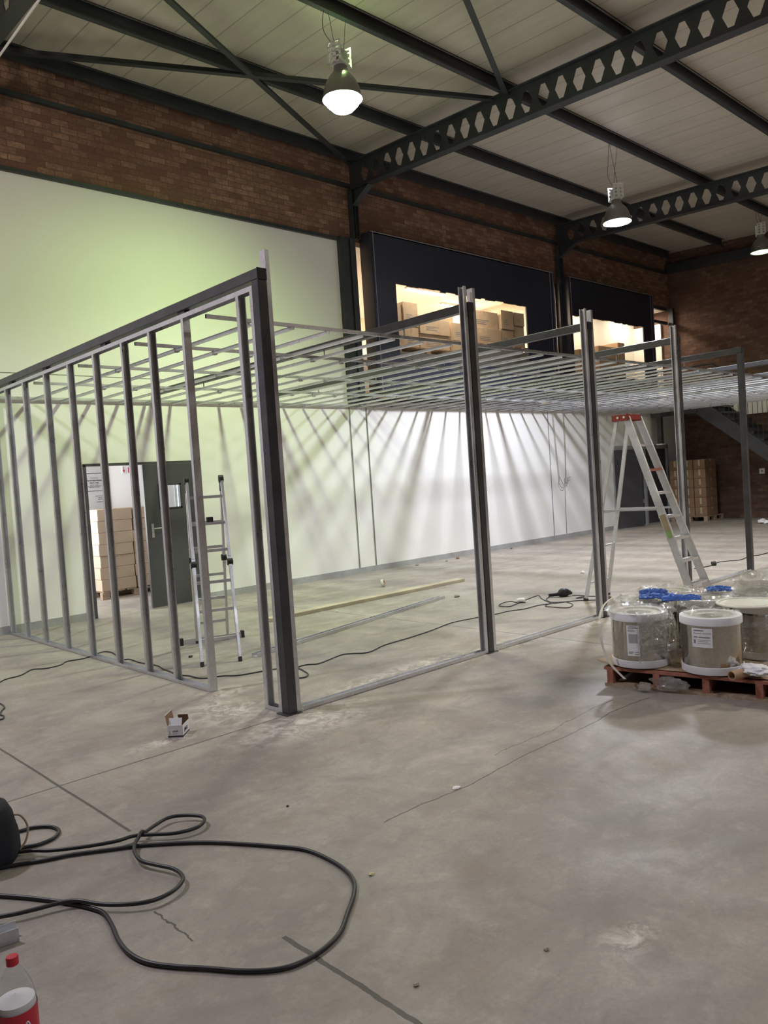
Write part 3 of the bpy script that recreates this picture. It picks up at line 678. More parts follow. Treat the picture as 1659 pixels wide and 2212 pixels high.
# ---------------------------------------------------------------- suspended ceiling grid
GX0, GX1 = 3.25, 19.7
o = empty('ceiling_grid', (GX0, 5.35, 2.94), 'shiny galvanised ceiling grid of parallel battens hung between the black beams', 'ceiling grid')
for k, y in enumerate((5.37, 6.60, 7.87, 9.14, 10.455)):
    mb = MB().csec((GX0, y, 2.992), (1, 0, 0), (0, 1, 0), (0, 0, -1), GX1-GX0, .024, .030, .006, .0015)
    mb.build('main_runner' if k < 4 else 'wall_angle', M['galv'], o)
    if k < 4:
        hg = MB()
        for (x, _) in PX[1:]: hg.box(x+.03, x+.045, y-.002, y+.002, 2.99, 3.06)
        hg.build('hanger', M['galv'], o)
nb = 0; x = 3.66
while x < GX1:
    mb = MB(); a = .036
    jy = random.uniform(-.004, .004); y0 = 5.345+random.uniform(-.01, .02); L = YW-.03-y0
    mb.csec((x+jy, y0, 2.934), (0, 1, 0), (1, 0, 0), (0, 0, 1), L, .034, .024, 0, .0014)
    for s_ in (-1, 1):
        aa, bb = sorted((s_*.017, s_*.026)); mb.box(x+jy+aa, x+jy+bb, y0, y0+L, 2.957, 2.9585)
    for y in (6.60, 7.87, 9.14): mb.box(x+jy-.02, x+jy+.02, y-.018, y-.014, 2.925, 2.97).box(x+jy-.02, x+jy+.02, y+.014, y+.018, 2.925, 2.97)
    mb.build('batten', M['galv'], o); nb += 1; x += .4

# ---------------------------------------------------------------- cords on the wall
def cord(name, pts, r, label, cat, mat='cord', group=None):
    tag(MB().tube(smooth_path(pts), r, 6).build(name, M[mat], loc=tuple(pts[-1])), label, cat, group)
cord('wall_conduit', [(9.10, YW-.012, 2.95), (9.10, YW-.012, .1)], .009, 'thin vertical conduit down the long wall, left one of the near pair', 'conduit', 'greyink', 'conduits down the long wall')
cord('wall_conduit', [(9.50, YW-.012, 2.95), (9.50, YW-.012, .1)], .009, 'thin vertical conduit down the long wall, right one of the near pair', 'conduit', 'greyink', 'conduits down the long wall')
cord('wall_conduit', [(15.07, YW-.012, 2.97), (15.07, YW-.012, .1)], .008, 'thin vertical conduit on the far wall, just left of the hanging cords', 'conduit', 'greyink', 'conduits down the long wall')
cord('wall_conduit', [(15.60, YW-.012, 1.4), (15.56, YW-.012, .1)], .008, 'short thin conduit on the far wall below the right hanging cord', 'conduit', 'greyink', 'conduits down the long wall')
cord('hanging_cord', [(15.22, YW-.05, 2.97), (15.27, YW-.05, 2.2), (15.33, YW-.05, 1.45), (15.31, YW-.05, 1.30), (15.42, YW-.05, 1.18), (15.5, YW-.05, 1.22), (15.40, YW-.05, 1.36), (15.34, YW-.05, 1.45)], .008, 'left hanging pull cord with a looped end on the far wall', 'cord', 'cord', 'pull cords on the far wall')
cord('hanging_cord', [(15.66, YW-.05, 2.97), (15.65, YW-.05, 2.2), (15.61, YW-.05, 1.45), (15.58, YW-.05, 1.32), (15.64, YW-.05, 1.27), (15.66, YW-.05, 1.38), (15.78, YW-.05, 1.42)], .008, 'right hanging pull cord with a knotted end on the far wall', 'cord', 'cord', 'pull cords on the far wall')

# ---------------------------------------------------------------- folding ladder on the left
def folding_ladder():
    wdir = Vector((.932, -.362, 0)); ddir = Vector((.362, .932, 0))
    F = Vector((3.778, 6.427, 0)); Bk = Vector((4.32, 7.50, 0))
    A = (F+Bk)/2; H = 1.74
    o = empty('folding_ladder', tuple(A), 'grey aluminium folding ladder standing as an A frame behind the left stud wall', 'ladder')
    for base, nm, off in ((F, 'front', -.03), (Bk, 'back', .03)):
        topc = A+ddir*off+Vector((0, 0, H))
        for sd in (-1, 1):
            p = base+wdir*sd*(.178 if nm == 'front' else .165); q = topc+wdir*sd*.172
            d_ = (q-p); 
            MB().bar(p+d_*.02, p+d_*.50, .05, .024, wdir).build('stile', M['alu'], o)
            MB().bar(p+d_*.56, p+d_*.985, .05, .024, wdir).build('stile', M['alu'], o)
            MB().bar(p, p+d_*.022, .056, .03, wdir).build('foot', M['rubber'], o)
            h = p+d_*.53
            MB().bar(p+d_*.47, p+d_*.60, .03, .032, wdir).build('hinge_plate', M['alu'], o)
            MB().tube([h-wdir*.026, h+wdir*.026], .034, 14).build('hinge', M['rubber'], o)
        for k in range(6):
            t = (.13, .28, .43, .60, .75, .90)[k]
            c = base.lerp(topc, t)
            MB().bar(c-wdir*.165, c+wdir*.165, .03, .028).build('rung', M['alu'], o)
    for sd in (-1, 1):
        c = A+wdir*sd*.172+Vector((0, 0, H))
        MB().tube([c-wdir*.022, c+wdir*.022], .04, 14).bar(c-Vector((0, 0, .12))-ddir*.03, c, .035, .03, wdir).bar(c-Vector((0, 0, .12))+ddir*.03, c, .035, .03, wdir).build('top_hinge', M['rubber'], o)
    c = Bk+Vector((0, 0, .03))-ddir*.01
    MB().bar(c-wdir*.31, c+wdir*.31, .04, .06).build('stabiliser_bar', M['alu'], o)
    for sd in (-1, 1): MB().bar(c+wdir*sd*.31, c+wdir*sd*.345, .06, .09).build('stabiliser_end', M['rubber'], o)
    c = F.lerp(A+Vector((0, 0, H)), .75); MB().obox(c+Vector((0, 0, .012)), wdir, ddir, (0, 0, 1), (-.01, .05), (-.03, .03), (0, .05)).build('clip', M['rubber'], o)
folding_ladder()

# ---------------------------------------------------------------- big stepladder
def stepladder():
    H = 2.16
    o = empty('stepladder', (8.5, 4.7, 0), 'tall aluminium stepladder with a red top standing between the third and fourth posts', 'ladder')
    def fr(s_, t):   # front rails: s_ 0 left, 1 right, t 0 floor, 1 top
        a = Vector((8.30+.42*s_, 3.98, 0)); b = Vector((8.335+.27*s_, 4.72, H)); return a.lerp(b, t)
    def rr(s_, t):
        a = Vector((8.15+.50*s_, 5.28, 0)); b = Vector((8.33+.26*s_, 4.83, H)); return a.lerp(b, t)
    for s_ in (0, 1):
        MB().bar(fr(s_, .012), fr(s_, 1), .085, .006, (1, 0, 0)).bar(fr(s_, .012)+Vector((.012, -.038, .01)), fr(s_, 1)+Vector((.012, -.038, .01)), .005, .026, (1, 0, 0)).bar(fr(s_, .012)+Vector((.012, .038, -.01)), fr(s_, 1)+Vector((.012, .038, -.01)), .005, .026, (1, 0, 0)).build('front_rail', M['alu'], o)
        MB().bar(fr(s_, 0)-Vector((.02, 0, 0)), fr(s_, .016)-Vector((.0, 0, 0)), .10, .04, (1, 0, 0)).build('foot', M['rubber'], o)
        MB().bar(rr(s_, .01), rr(s_, .99), .042, .024, (1, 0, 0)).build('rear_leg', M['alu'], o)
        MB().bar(rr(s_, 0), rr(s_, .014), .05, .034, (1, 0, 0)).build('foot', M['rubber'], o)
        MB().bar(fr(s_, .50)+Vector((0, .03, 0)), rr(s_, .50), .022, .008, (1, 0, 0)).build('spreader', M['alu'], o)
    for k in range(7):
        t = (.115, .235, .35, .465, .59, .715, .85)[k]
        p, q = fr(0, t), fr(1, t)
        MB().obox(p, (1, 0, 0), (0, 1, 0), (0, 0, 1), (.003, q.x-p.x-.003), (-.045, .045), (-.004, 0)).obox(p, (1, 0, 0), (0, 1, 0), (0, 0, 1), (.003, q.x-p.x-.003), (-.047, -.043), (-.028, 0)).obox(p, (1, 0, 0), (0, 1, 0), (0, 0, 1), (.003, q.x-p.x-.003), (.043, .047), (-.028, 0)).build('step', M['rust'] if k == 5 else M['alu'], o)
        if k < 3: MB().bar(p+Vector((.02, .04, -.01)), p+Vector((.14, .04, -.10)), .012, .003, (0, 1, 0)).build('step_brace', M['alu'], o)
    for t in (.10, .30, .49): MB().bar(rr(0, t), rr(1, t), .03, .02).build('rear_brace', M['alu'], o)
    cx0, cx1 = 8.29, 8.60
    MB().box(cx0, cx1, 4.68, 4.88, H+.02, H+.035).box(cx0, cx0+.008, 4.68, 4.88, H-.04, H+.03).box(cx1-.008, cx1, 4.68, 4.88, H-.04, H+.03).box(cx0, cx1, 4.68, 4.688, H-.03, H+.03).box(cx0, cx1, 4.872, 4.88, H-.03, H+.03).build('top_cap', M['red'], o, bevel=.004)
    for dy in (4.72, 4.80): MB().tube([(cx0-.006, dy, H), (cx0+.002, dy, H)], .014, 10).build('rivet', M['cream'], o)
    p = fr(0, .47); d_ = (fr(0, 1)-fr(0, 0)).normalized()
    MB().obox(p, d_, (0, -d_.z, d_.y), (-1, 0, 0), (-.20, 0), (-.034, .034), (.003, .0045)).build('label', M['palelabel'], o)
    MB().obox(p, d_, (0, -d_.z, d_.y), (-1, 0, 0), (-.28, -.2), (-.03, .03), (.003, .0045)).build('sticker', M['green'], o)
stepladder()

# ---------------------------------------------------------------- pallet with wrapped coils
PO = Vector((5.005, 3.12, 0)); PU = Vector((.169, -.9856, 0)); PV = Vector((.9856, .169, 0)); Z = Vector((0, 0, 1)); PW, PD = 1.42, 1.36
o = empty('wooden_pallet', tuple(PO), 'red edged wooden pallet on the floor at the right, loaded with wrapped coils', 'pallet')
for k in range(5):
    a = .02+k*.335; MB().obox(PO, PU, PV, Z, (a, a+.045), (0, PD), (.02, .118)).build('stringer', M['palletred'], o)
for k in range(7):
    a = k*.212; MB().obox(PO, PU, PV, Z, (0, PW), (a, a+(.12 if k else .1)), (.118, .138)).build('top_board', M['palletred' if k == 0 else 'palletwood'], o)
for k in range(4):
    a = k*.415; MB().obox(PO, PU, PV, Z, (0, PW), (a, a+.1), (0, .02)).build('bottom_board', M['palletwood'], o)
mb = MB()
def kp(u, v):
    U = -.05+u*1.5; V = -.01+v*1.40
    lift = 0.145+.003*noise.noise(Vector((U*6, V*6, 0)))
    if V < .02 and .1 < U < 1.2: V = .03
    if U < .12: lift += .045*max(0, 1-(U+.05)/.17)*max(0, 1-abs(V-.02)/.35)
    p = PO+PU*U+PV*V; return (p.x, p.y, lift)
mb.grid(kp, 40, 30); tag(mb.build('kraft_sheet', M['kraft'], smooth=True, solid=.002, loc=tuple(PO+Vector((.1, -.1, .15)))), 'brown kraft paper sheet under the coils with a lifted left corner', 'paper')
R, CH = .20, .385
COILS = [((5.21, 2.935), 'front left coil on the pallet with a tall white label'), ((5.285, 2.435), 'front right coil on the pallet with a slanted white label'), ((5.86, 2.31), 'coil at the right edge of the photo under a loose plastic lid'),
         ((5.68, 3.12), 'coil behind the front left one, under the blue gloves'), ((5.93, 2.77), 'coil in the middle of the pallet, its ring top showing through film'), ((6.14, 3.17), 'rear left coil hidden under the plastic film'), ((6.36, 2.52), 'rear right coil under the heap of film')]
coil0 = None
for i, ((x, y), lb) in enumerate(COILS):
    if coil0 is None:
        c = empty('metal_coil', (x, y, .152), lb, 'coil', 'galvanised coils on the pallet')
        z0 = .152
        MB().lathe([(R-.004, .01), (R-.004, CH-.01)], (x, y, z0), 64).build('sheet_roll', M['coil'], c, smooth=True)
        MB().lathe([(R-.02, 0), (R, 0), (R+.003, .005), (R+.003, .05), (R-.003, .052)], (x, y, z0), 64).build('bottom_band', M['foam'], c, smooth=True)
        MB().lathe([(R-.003, CH-.055), (R+.003, CH-.05), (R+.003, CH-.004), (R, CH), (R-.05, CH)], (x, y, z0), 64).build('top_band', M['foam'], c, smooth=True)
        MB().lathe([(R-.05, CH), (R-.06, CH-.012), (.085, CH-.012), (.08, CH-.02), (.078, CH-.2)], (x, y, z0), 64).build('ring_top', M['cream'], c, smooth=True)
        coil0 = c
    else:
        c = copy_tree(coil0); c.location = (x, y, .152); tag(c, lb)
def coil_label(i, ang, z0, z1, half, mb_fn, name='coil_label'):
    (x, y), _ = COILS[i]; par = [q for q in bpy.data.objects if q.name.startswith('metal_coil') and (q.location.xy-Vector((x, y))).length < 1e-4][0]
    m = MB(); n = 10; rr = R+.0015
    v = [(x+rr*math.cos(ang-half+2*half*k/n), y+rr*math.sin(ang-half+2*half*k/n), z) for k in range(n+1) for z in (z0, z1)]
    m.add(v, [(2*k, 2*k+2, 2*k+3, 2*k+1) for k in range(n)])
    lbp = m.build(name, M['paper'], par, smooth=True)
    ink = MB(); rr = R+.0022
    for (a0, a1, b0, b1) in mb_fn:
        k = 6; A0 = ang-half+2*half*a0; A1 = ang-half+2*half*a1; Z0 = z0+(z1-z0)*b0; Z1 = z0+(z1-z0)*b1
        v = [(x+rr*math.cos(A0+(A1-A0)*q/k), y+rr*math.sin(A0+(A1-A0)*q/k), z) for q in range(k+1) for z in (Z0, Z1)]
        ink.add(v, [(2*q, 2*q+2, 2*q+3, 2*q+1) for q in range(k)])
    ip = ink.build('label_print', M['greyink'], lbp); ip.location = (0, 0, 0)
bars = [(.15+.06*k, .15+.06*k+.025+.01*(k % 2), .42, .72) for k in range(12)]
coil_label(0, math.radians(196), .152+.09, .152+.31, .22, [(.1, .9, .90, .93), (.2, .8, .95, .97), (.1, .6, .84, .86), (.1, .7, .79, .81)]+bars+[(.1, .5, .12, .14), (.1, .4, .08, .1), (.6, .9, .12, .14), (.6, .9, .05, .07)])
coil_label(1, math.radians(187), .152+.19, .152+.32, .34, [(.1, .6, .85, .9), (.1, .5, .72, .75), (.55, .95, .72, .75), (.35, .9, .5, .56), (.1, .3, .5, .56), (.3, .9, .38, .4), (.3, .8, .3, .32), (.3, .9, .2, .22), (.1, .2, .2, .4)])
coil_label(2, math.radians(222), .152+.22, .152+.33, .28, [(.1, .9, .85, .9), (.1, .7, .6, .65), (.1, .8, .4, .45), (.1, .6, .2, .25)])
# loose lid lying on the right coil
lx, ly, lz = 5.76, 2.36, .5405
m = MB().lathe([(.001, .006), (.14, .006), (.15, .010), (.165, .010), (.17, .004), (.20, .004), (.205, .012), (.225, .012), (.228, .004), (.225, 0), (.001, 0)], (lx, ly, lz), 56)
tag(m.build('plastic_lid', M['cream'], smooth=True, loc=(lx, ly, lz)), 'translucent cream round plastic lid lying on the right hand coil', 'disc')
# cardboard core
p, q = Vector((5.07, 2.215, .18)), Vector((5.40, 2.10, .19))
m = MB(); d_ = (q-p)
m.tube([p, q], .031, 24, cap=False); m.tube([q, p], .026, 24, cap=False)
a = d_.normalized(); b = a.cross(Z).normalized(); c = a.cross(b)
for e in (p, q):
    ring = [e+(b*math.cos(2*PI*k/24)+c*math.sin(2*PI*k/24))*r for r in (.026, .031) for k in range(24)]
    m.add(ring, [(k, (k+1) % 24, 24+(k+1) % 24, 24+k) for k in range(24)])
t = m.build('cardboard_tube', M['card'], smooth=True, loc=tuple(p)); tag(t, 'brown cardboard core tube wound with clear film, lying on the pallet edge', 'tube')
fm = MB(); n = 26
fm.tube([p+d_*(.42+.58*k/n) for k in range(n+1)], [.034+.006*noise.noise(Vector((k*.9, 0, 3))) for k in range(n+1)], 20, cap=False)
f_ = fm.build('film_wrap', M['film'], None, smooth=True); f_.parent = t; f_.location = -Vector(p)
# ---- film over the load
cc = [Vector(c) for c, _ in COILS]
def film_h(p):
    d = min((p-c).length for c in cc)
    w_ = .05*abs(noise.fractal(Vector((p.x*9, p.y*9, 1)), .9, 2.1, 4))
    if d < R: return .5435+w_*.7*max(0, (d/R)**1)+.002
    k = min(1, (d-R)/.10); return .5435-.10*k*k+w_*1.2
m = MB(); nu, nv = 120, 100; x0, x1, y0, y1 = 5.00, 6.62, 2.24, 3.42
pts = {}
for j in range(nv+1):
    for i in range(nu+1):
        px = x0+(x1-x0)*i/nu; py = y0+(y1-y0)*j/nv; P = Vector((px, py))
        d = min((P-c).length for c in cc)
        keep = d < R+.05+.02*noise.noise(Vector((px*12, py*12, 0))) or ((P-Vector((5.95, 2.82))).length < .38)
        if keep and not ((P-Vector((lx, ly))).length < .235) and not (px < 5.52 and py < 2.68 and (P-cc[1]).length > R-.004):
            pts[(i, j)] = len(m.v); m.v.append((px, py, film_h(P)))
for (i, j) in list(pts):
    q = [(i, j), (i+1, j), (i+1, j+1), (i, j+1)]
    if all(k in pts for k in q): m.f.append(tuple(pts[k] for k in q))
f0 = tag(m.build('plastic_film', M['film'], smooth=True, loc=(5.8, 2.9, .5)), 'wrinkled clear stretch film spread over the tops of the coils', 'film')
# film pulled round the front left coil towards the middle
m = MB()
def fs(u, v):
    a = math.radians(206+ (345-206)*u)
    r = R+.010+.030*abs(noise.fractal(Vector((u*9, v*6, 2)), 1, 2.2, 4))
    cx, cy = COILS[0][0]
    p = Vector((cx+r*math.cos(a), cy+r*math.sin(a), .19+(.52-.19)*v+(.06*math.sin(u*7) if v < .4 else 0)))
    s_ = max(0, (u-.55)/.45)
    tgt = Vector((COILS[1][0][0]+.02, COILS[1][0][1]+R+.02, .2+.3*v-.10*s_))
    return tuple(p.lerp(tgt, min(1, s_*1.0)*.85)+Vector((0, 0, .0)))
m.grid(fs, 90, 40)
tag(m.build('plastic_film', M['film'], smooth=True, loc=(5.1, 2.85, .2)), 'clear stretch film pulled from the front left coil across the gap', 'film')
m = MB()
def fs2(u, v):
    a = math.radians(150+190*u); r = R+.008+.008*abs(noise.fractal(Vector((u*9, v*6, 9)), 1, 2.2, 4)); cx, cy = COILS[2][0]
    return (cx+r*math.cos(a), cy+r*math.sin(a), .17+.30*v)
m.grid(fs2, 60, 30)
tag(m.build('plastic_film', M['film'], smooth=True, loc=(5.7, 2.2, .2)), 'clear stretch film wrapped round the coil at the right edge', 'film')
def crumple(name, c, r, label, cat, mat, seed, amp=.5, flat=1.0, nu=36, nv=22, group=None, rot=0):
    m = MB(); c = Vector(c)
    def fn(u, v):
        a = 2*PI*u; b = PI*v
        dd = Vector((math.cos(a)*math.sin(b), math.sin(a)*math.sin(b), math.cos(b)))
        nn = noise.fractal(dd*1.8+Vector((seed, 0, 0)), 1.1, 2.1, 5); k = 1+amp*max(-.8, min(.9, nn))
        q = Vector((dd.x*r[0]*k, dd.y*r[1]*k, dd.z*r[2]*k))
        if q.z < -r[2]*flat: q.z = -r[2]*flat
        q = Matrix.Rotation(rot, 3, 'Z') @ q
        return tuple(c+q)
    m.grid(fn, nu, nv)
    return tag(m.build(name, M[mat], smooth=True, loc=tuple(c)), label, cat, group)
crumple('film_heap', (6.38, 2.50, .60), (.20, .20, .09), 'heap of crumpled clear film on the rear right coils', 'film', 'film', 3, .6, .7)
crumple('film_scrap', (5.085, 2.66, .06), (.05, .12, .05), 'scrap of crumpled film stuffed in the pallet slot', 'film', 'film', 8, .4, .9)
crumple('film_scrap', (5.0, 2.80, .035), (.04, .05, .03), 'loose bit of film on the floor against the pallet', 'film', 'film', 12, .4, .9)
crumple('paper_scrap', (5.22, 2.12, .20), (.09, .10, .035), 'white crumpled paper on the kraft sheet behind the cardboard tube', 'paper', 'paper', 15, .35, .9)
# gloves
def glove(c, L, W, rz, seed, label):
    m = MB(); c = Vector(c)
    def fn(u, v):
        s_ = (u-.5)*L*(1+.10*noise.noise(Vector((v*5, seed, 7))))
        t_ = (v-.5)*W*(.85+.35*noise.noise(Vector((u*3, seed, 0)))-.25*max(0, u-.7))
        fold = .030*abs(math.sin(v*PI*2.5+seed+u*1.3))*math.sin(PI*v)**.5*(.6+.4*math.sin(PI*u))
        q = Vector((s_, t_, fold-.012+.014*abs(noise.fractal(Vector((u*6, v*9, seed)), .9, 2.2, 4))))
        q = Matrix.Rotation(rz, 3, 'Z') @ q; return tuple(c+q)
    m.grid(fn, 48, 30); o = m.build('nitrile_glove', M['blue'], smooth=True, solid=.004, loc=tuple(c)); return tag(o, label, 'glove', 'blue gloves on the coils')
glove((5.62, 3.00, .578), .26, .20, -1.15, 1, 'blue folded glove on the film over the coils, left one of the pair')
glove((5.58, 2.79, .582), .28, .15, -1.0, 5, 'blue rolled glove on the film over the coils, right one of the pair')
glove((5.66, 3.05, .602), .20, .14, -1.2, 11, 'blue glove folded on top of the left glove of the pair')
glove((6.12, 2.74, .578), .18, .16, -1.1, 9, 'small crumpled blue glove farther back, beside the heap of film')
# strap
P = [(5.72, 3.34, .56), (5.45, 3.28, .575), (5.18, 3.20, .56), (5.00, 3.13, .50), (4.95, 3.10, .38), (4.95, 3.08, .28), (4.94, 3.02, .18), (4.95, 2.92, .085)]
P = smooth_path(P); m = MB()
for i, q in enumerate(P):
    wv = Vector((.2, -1, .25)).normalized()*.009; m.v += [tuple(q-wv), tuple(q+wv)]
m.f += [(2*i, 2*i+1, 2*i+3, 2*i+2) for i in range(len(P)-1)]
tag(m.build('strap', M['cream'], solid=.001, loc=tuple(P[0])), 'white plastic packing strap curling down over the left end of the pallet', 'strap')

# ---------------------------------------------------------------- screw box in front
def screw_box():
    ang = math.radians(-47); A = Vector((math.cos(ang), math.sin(ang), 0)); Bv = Vector((.862, .507, 0)); B0 = Vector((2.375, 4.785, 0))
    w_, d_, h = .100, .142, .084; t = .002
    A = Vector((.70, -.71, 0)); Bv = Vector((.71, .70, 0))
    A = Vector((.75, -.66, 0)).normalized(); Bv = Vector((-A.y, A.x, 0))
    A, Bv = Vector((.70, -.714, 0)), Vector((.98, .2, 0))
    Bv = Vector((.714, .70, 0))
    o = empty('screw_box', tuple(B0), 'small white open cardboard screw box with black stripe on the floor before the stud wall', 'box')
    def part(nm, mat, *a): 
        return MB().obox(*a).build(nm, M[mat], o)
    m = MB()
    m.obox(B0, A, Bv, Z, (0, w_), (0, t), (0, h)); m.obox(B0, A, Bv, Z, (w_-t, w_), (0, d_), (0, h)); m.obox(B0, A, Bv, Z, (0, t), (0, d_), (0, h)); m.obox(B0, A, Bv, Z, (0, w_), (d_-t, d_), (0, h)); m.obox(B0, A, Bv, Z, (0, w_), (0, d_), (0, t))
    m.build('carton', M['paper'], o)
    m = MB(); m.obox(B0, A, Bv, Z, (t, w_-t), (t, t*1.5), (t, h)); m.obox(B0, A, Bv, Z, (w_-1.6*t, w_-t), (t, d_-t), (t, h)); m.obox(B0, A, Bv, Z, (t, 1.6*t), (t, d_-t), (t, h)); m.obox(B0, A, Bv, Z, (t, w_-t), (d_-1.6*t, d_-t), (t, h)); m.obox(B0, A, Bv, Z, (t, w_-t), (t, d_-t), (t, 1.5*t))
    m.build('lining', M['carddark'], o)
    m = MB(); e = .0006
    m.obox(B0, A, Bv, Z, (-e, w_+e), (-e, 0), (.007, .017)); m.obox(B0, A, Bv, Z, (w_, w_+e), (-e, d_+e), (.007, .017)); m.build('stripe', M['ink'], o)
    up = (Z*.9+Bv*.42).normalized()
    m = MB().obox(B0+Z*h, A, up, Bv, (.006, w_-.006), (0, .05), (-.001, .001)); m.build('front_flap', M['paper'], o)
    up2 = (Z*1.0+A*-.18).normalized()
    MB().obox(B0+Z*h, Bv, up2, A, (0, d_), (0, .07), (-.0012, .0002)).build('lid_flap', M['carddark'], o)
    MB().obox(B0+Z*(h+.07)-A*.012, Bv, Z, A, (0, d_), (0, .0015), (-.002, .001)).build('flap_edge', M['paper'], o)
    MB().obox(B0+Z*h+Bv*d_, A, (Z*.8-Bv*.3).normalized(), Bv, (.03, w_), (0, .04), (-.001, .001)).build('rear_flap', M['carddark'], o)
    r1 = Matrix((A, Z, -Bv)).transposed().to_euler(); r2 = Matrix((Bv, Z, A)).transposed().to_euler()
    text('AGS', 'lettering', M['ink'], B0+A*.054-Bv*.0012+Z*.042, r1, .014, o, bold=.0003)
    text('AGS', 'lettering', M['ink'], B0+A*(w_+.0012)+Bv*.072+Z*.036, r2, .030, o, bold=.0008)
    for c, ax, s_, nn in ((B0+A*.036-Bv*.0008+Z*.045, A, .5, -Bv), (B0+A*(w_+.0008)+Bv*.038+Z*.042, Bv, 1.25, A)):
        m = MB(); n = 10
        v = []
        for k in range(n+1):
            tt = k/n; zz = (-.014+.03*tt)*s_; wo = .0085*math.sin(PI*tt)**.6*s_
            v += [tuple(c+Z*zz-ax*wo*.9+ax*.004*tt*s_), tuple(c+Z*zz+ax*wo*.15+ax*.006*tt*s_)]
        m.add(v, [(2*k, 2*k+1, 2*k+3, 2*k+2) for k in range(n)]); m.build('logo', M['ink'], o, solid=.0004)
    m = MB().obox(B0, A, Bv, Z, (.03, .06), (-.0008, 0), (.080-.05, .0815-.05)); m.obox(B0, A, Bv, Z, (.01, .013), (-.0008, 0), (.02, .05)); m.build('small_print', M['greyink'], o)
screw_box()

# ---------------------------------------------------------------- loose things on the floor
def plank():
    a, b = Vector((5.34, 7.86, 0)), Vector((8.97, 7.93, 0)); d_ = (b-a); L = d_.length; d_.normalize(); s_ = Vector((-d_.y, d_.x, 0))
    m = MB(); n = 30; v = []
    for k in range(n+1):
        x = L*k/n; w_ = .0
        for (q, z) in ((0, .003), (.16, .003), (.16, .042), (0, .042)):
            p = a+d_*x+s_*(q+.012*math.sin(k*.2)); v.append((p.x, p.y, z))
    m.add(v, [(4*k+i, 4*k+(i+1) % 4, 4*k+4+(i+1) % 4, 4*k+4+i) for k in range(n) for i in range(4)]+[(0, 3, 2, 1), (4*n, 4*n+1, 4*n+2, 4*n+3)])
    tag(m.build('timber_plank', M['plank'], loc=tuple(a)), 'long pale timber plank lying on the floor behind the open side', 'plank')
    kn = MB()
    for t in (.30, .82): p = a+d_*L*t; kn.tube([tuple(p+Vector((0, -.001, .02))), tuple(p+Vector((0, -.003, .02)))], .016, 10)
plank()
a, b = Vector((4.12, 6.38, .0015)), Vector((7.58, 7.11, .0015)); d_ = (b-a); L = d_.length; d_.normalize()
tag(MB().csec(a, d_, Vector((-d_.y, d_.x, 0)), Z, L, .075, .035, .008).build('metal_channel', M['galv'], loc=tuple(a)), 'long galvanised channel lying on the floor in front of the plank', 'channel')
d_ = Vector((.75, -.12, 0)).normalized(); a = Vector((.872, 3.085, .0015))
tag(MB().csec(a, -d_, Vector((-d_.y, d_.x, 0)), Z, .6, .064, .05, .0, .0025).build('channel_offcut', M['galv'], loc=tuple(a)), 'short galvanised channel offcut at the lower left edge beside the thick cable', 'channel')

HOSE1 = [(0.951, 3.743), (1.069, 3.685), (1.169, 3.628), (1.275, 3.579), (1.426, 3.477), (1.511, 3.421), (1.635, 3.304), (1.737, 3.191), (1.826, 3.059), (1.919, 2.902), (1.98, 2.778), (1.992, 2.631), (1.976, 2.496), (1.936, 2.4), (1.866, 2.322), (1.765, 2.242), (1.672, 2.171), (1.572, 2.139), (1.472, 2.138), (1.398, 2.167), (1.32, 2.242), (1.244, 2.351), (1.175, 2.446), (1.122, 2.542), (1.103, 2.644), (1.113, 2.759), (1.138, 2.865), (1.154, 2.976), (1.139, 3.049), (1.102, 3.14), (1.05, 3.244), (0.982, 3.363), (0.884, 3.509)]
HOSE2 = [(1.06, 3.80), (1.146, 3.738), (1.204, 3.667), (1.318, 3.582), (1.442, 3.514), (1.525, 3.499), (1.59, 3.441), (1.668, 3.365), (1.762, 3.339), (1.827, 3.377), (1.844, 3.437), (1.797, 3.513), (1.732, 3.554), (1.644, 3.526), (1.558, 3.48), (1.506, 3.435), (1.459, 3.353), (1.434, 3.238), (1.461, 3.142), (1.491, 3.056), (1.488, 2.97), (1.452, 2.916), (1.389, 2.882), (1.31, 2.882), (1.236, 2.929), (1.163, 3.016), (1.112, 3.118), (1.055, 3.159), (0.976, 3.187), (0.9, 3.218), (0.815, 3.27)]
HOSE3 = [(1.05, 4.10), (1.197, 4.055), (1.251, 4.045), (1.304, 4.003), (1.328, 3.948), (1.324, 3.888), (1.275, 3.833), (1.206, 3.821), (1.152, 3.845), (1.06, 3.86)]
CABA = [(1.95, 7.3), (2.058, 7.449), (2.199, 7.658), (2.284, 7.737), (2.419, 7.773), (2.577, 7.93), (2.674, 7.85), (2.823, 7.868), (2.934, 7.979), (3.088, 7.952), (3.231, 8.03), (3.367, 8.091), (3.392, 7.92), (3.30, 7.529), (3.352, 7.45), (3.34, 7.221), (3.36, 7.061), (3.374, 6.9), (3.34, 6.726), (3.327, 6.565), (3.30, 6.384), (3.343, 6.25), (3.35, 6.085), (3.40, 6.02), (3.46, 6.0), (3.525, 5.96), (3.609, 5.86), (3.815, 5.80), (3.943, 5.753), (4.046, 5.60), (4.008, 5.432), (3.97, 5.344), (3.897, 5.288), (3.841, 5.322), (3.86, 5.438), (3.991, 5.59), (4.111, 5.65), (4.191, 5.637), (4.259, 5.58), (4.398, 5.61), (4.617, 5.67), (4.702, 5.62), (4.821, 5.52), (5.115, 5.617), (5.393, 5.641), (5.538, 5.653), (5.857, 5.70), (6.298, 5.80), (6.572, 5.767), (6.809, 5.729), (6.95, 5.69), (7.138, 5.68), (7.35, 5.60), (7.631, 5.59), (7.83, 5.494), (8.059, 5.385), (8.21, 5.204), (8.287, 5.112), (8.408, 5.09)]
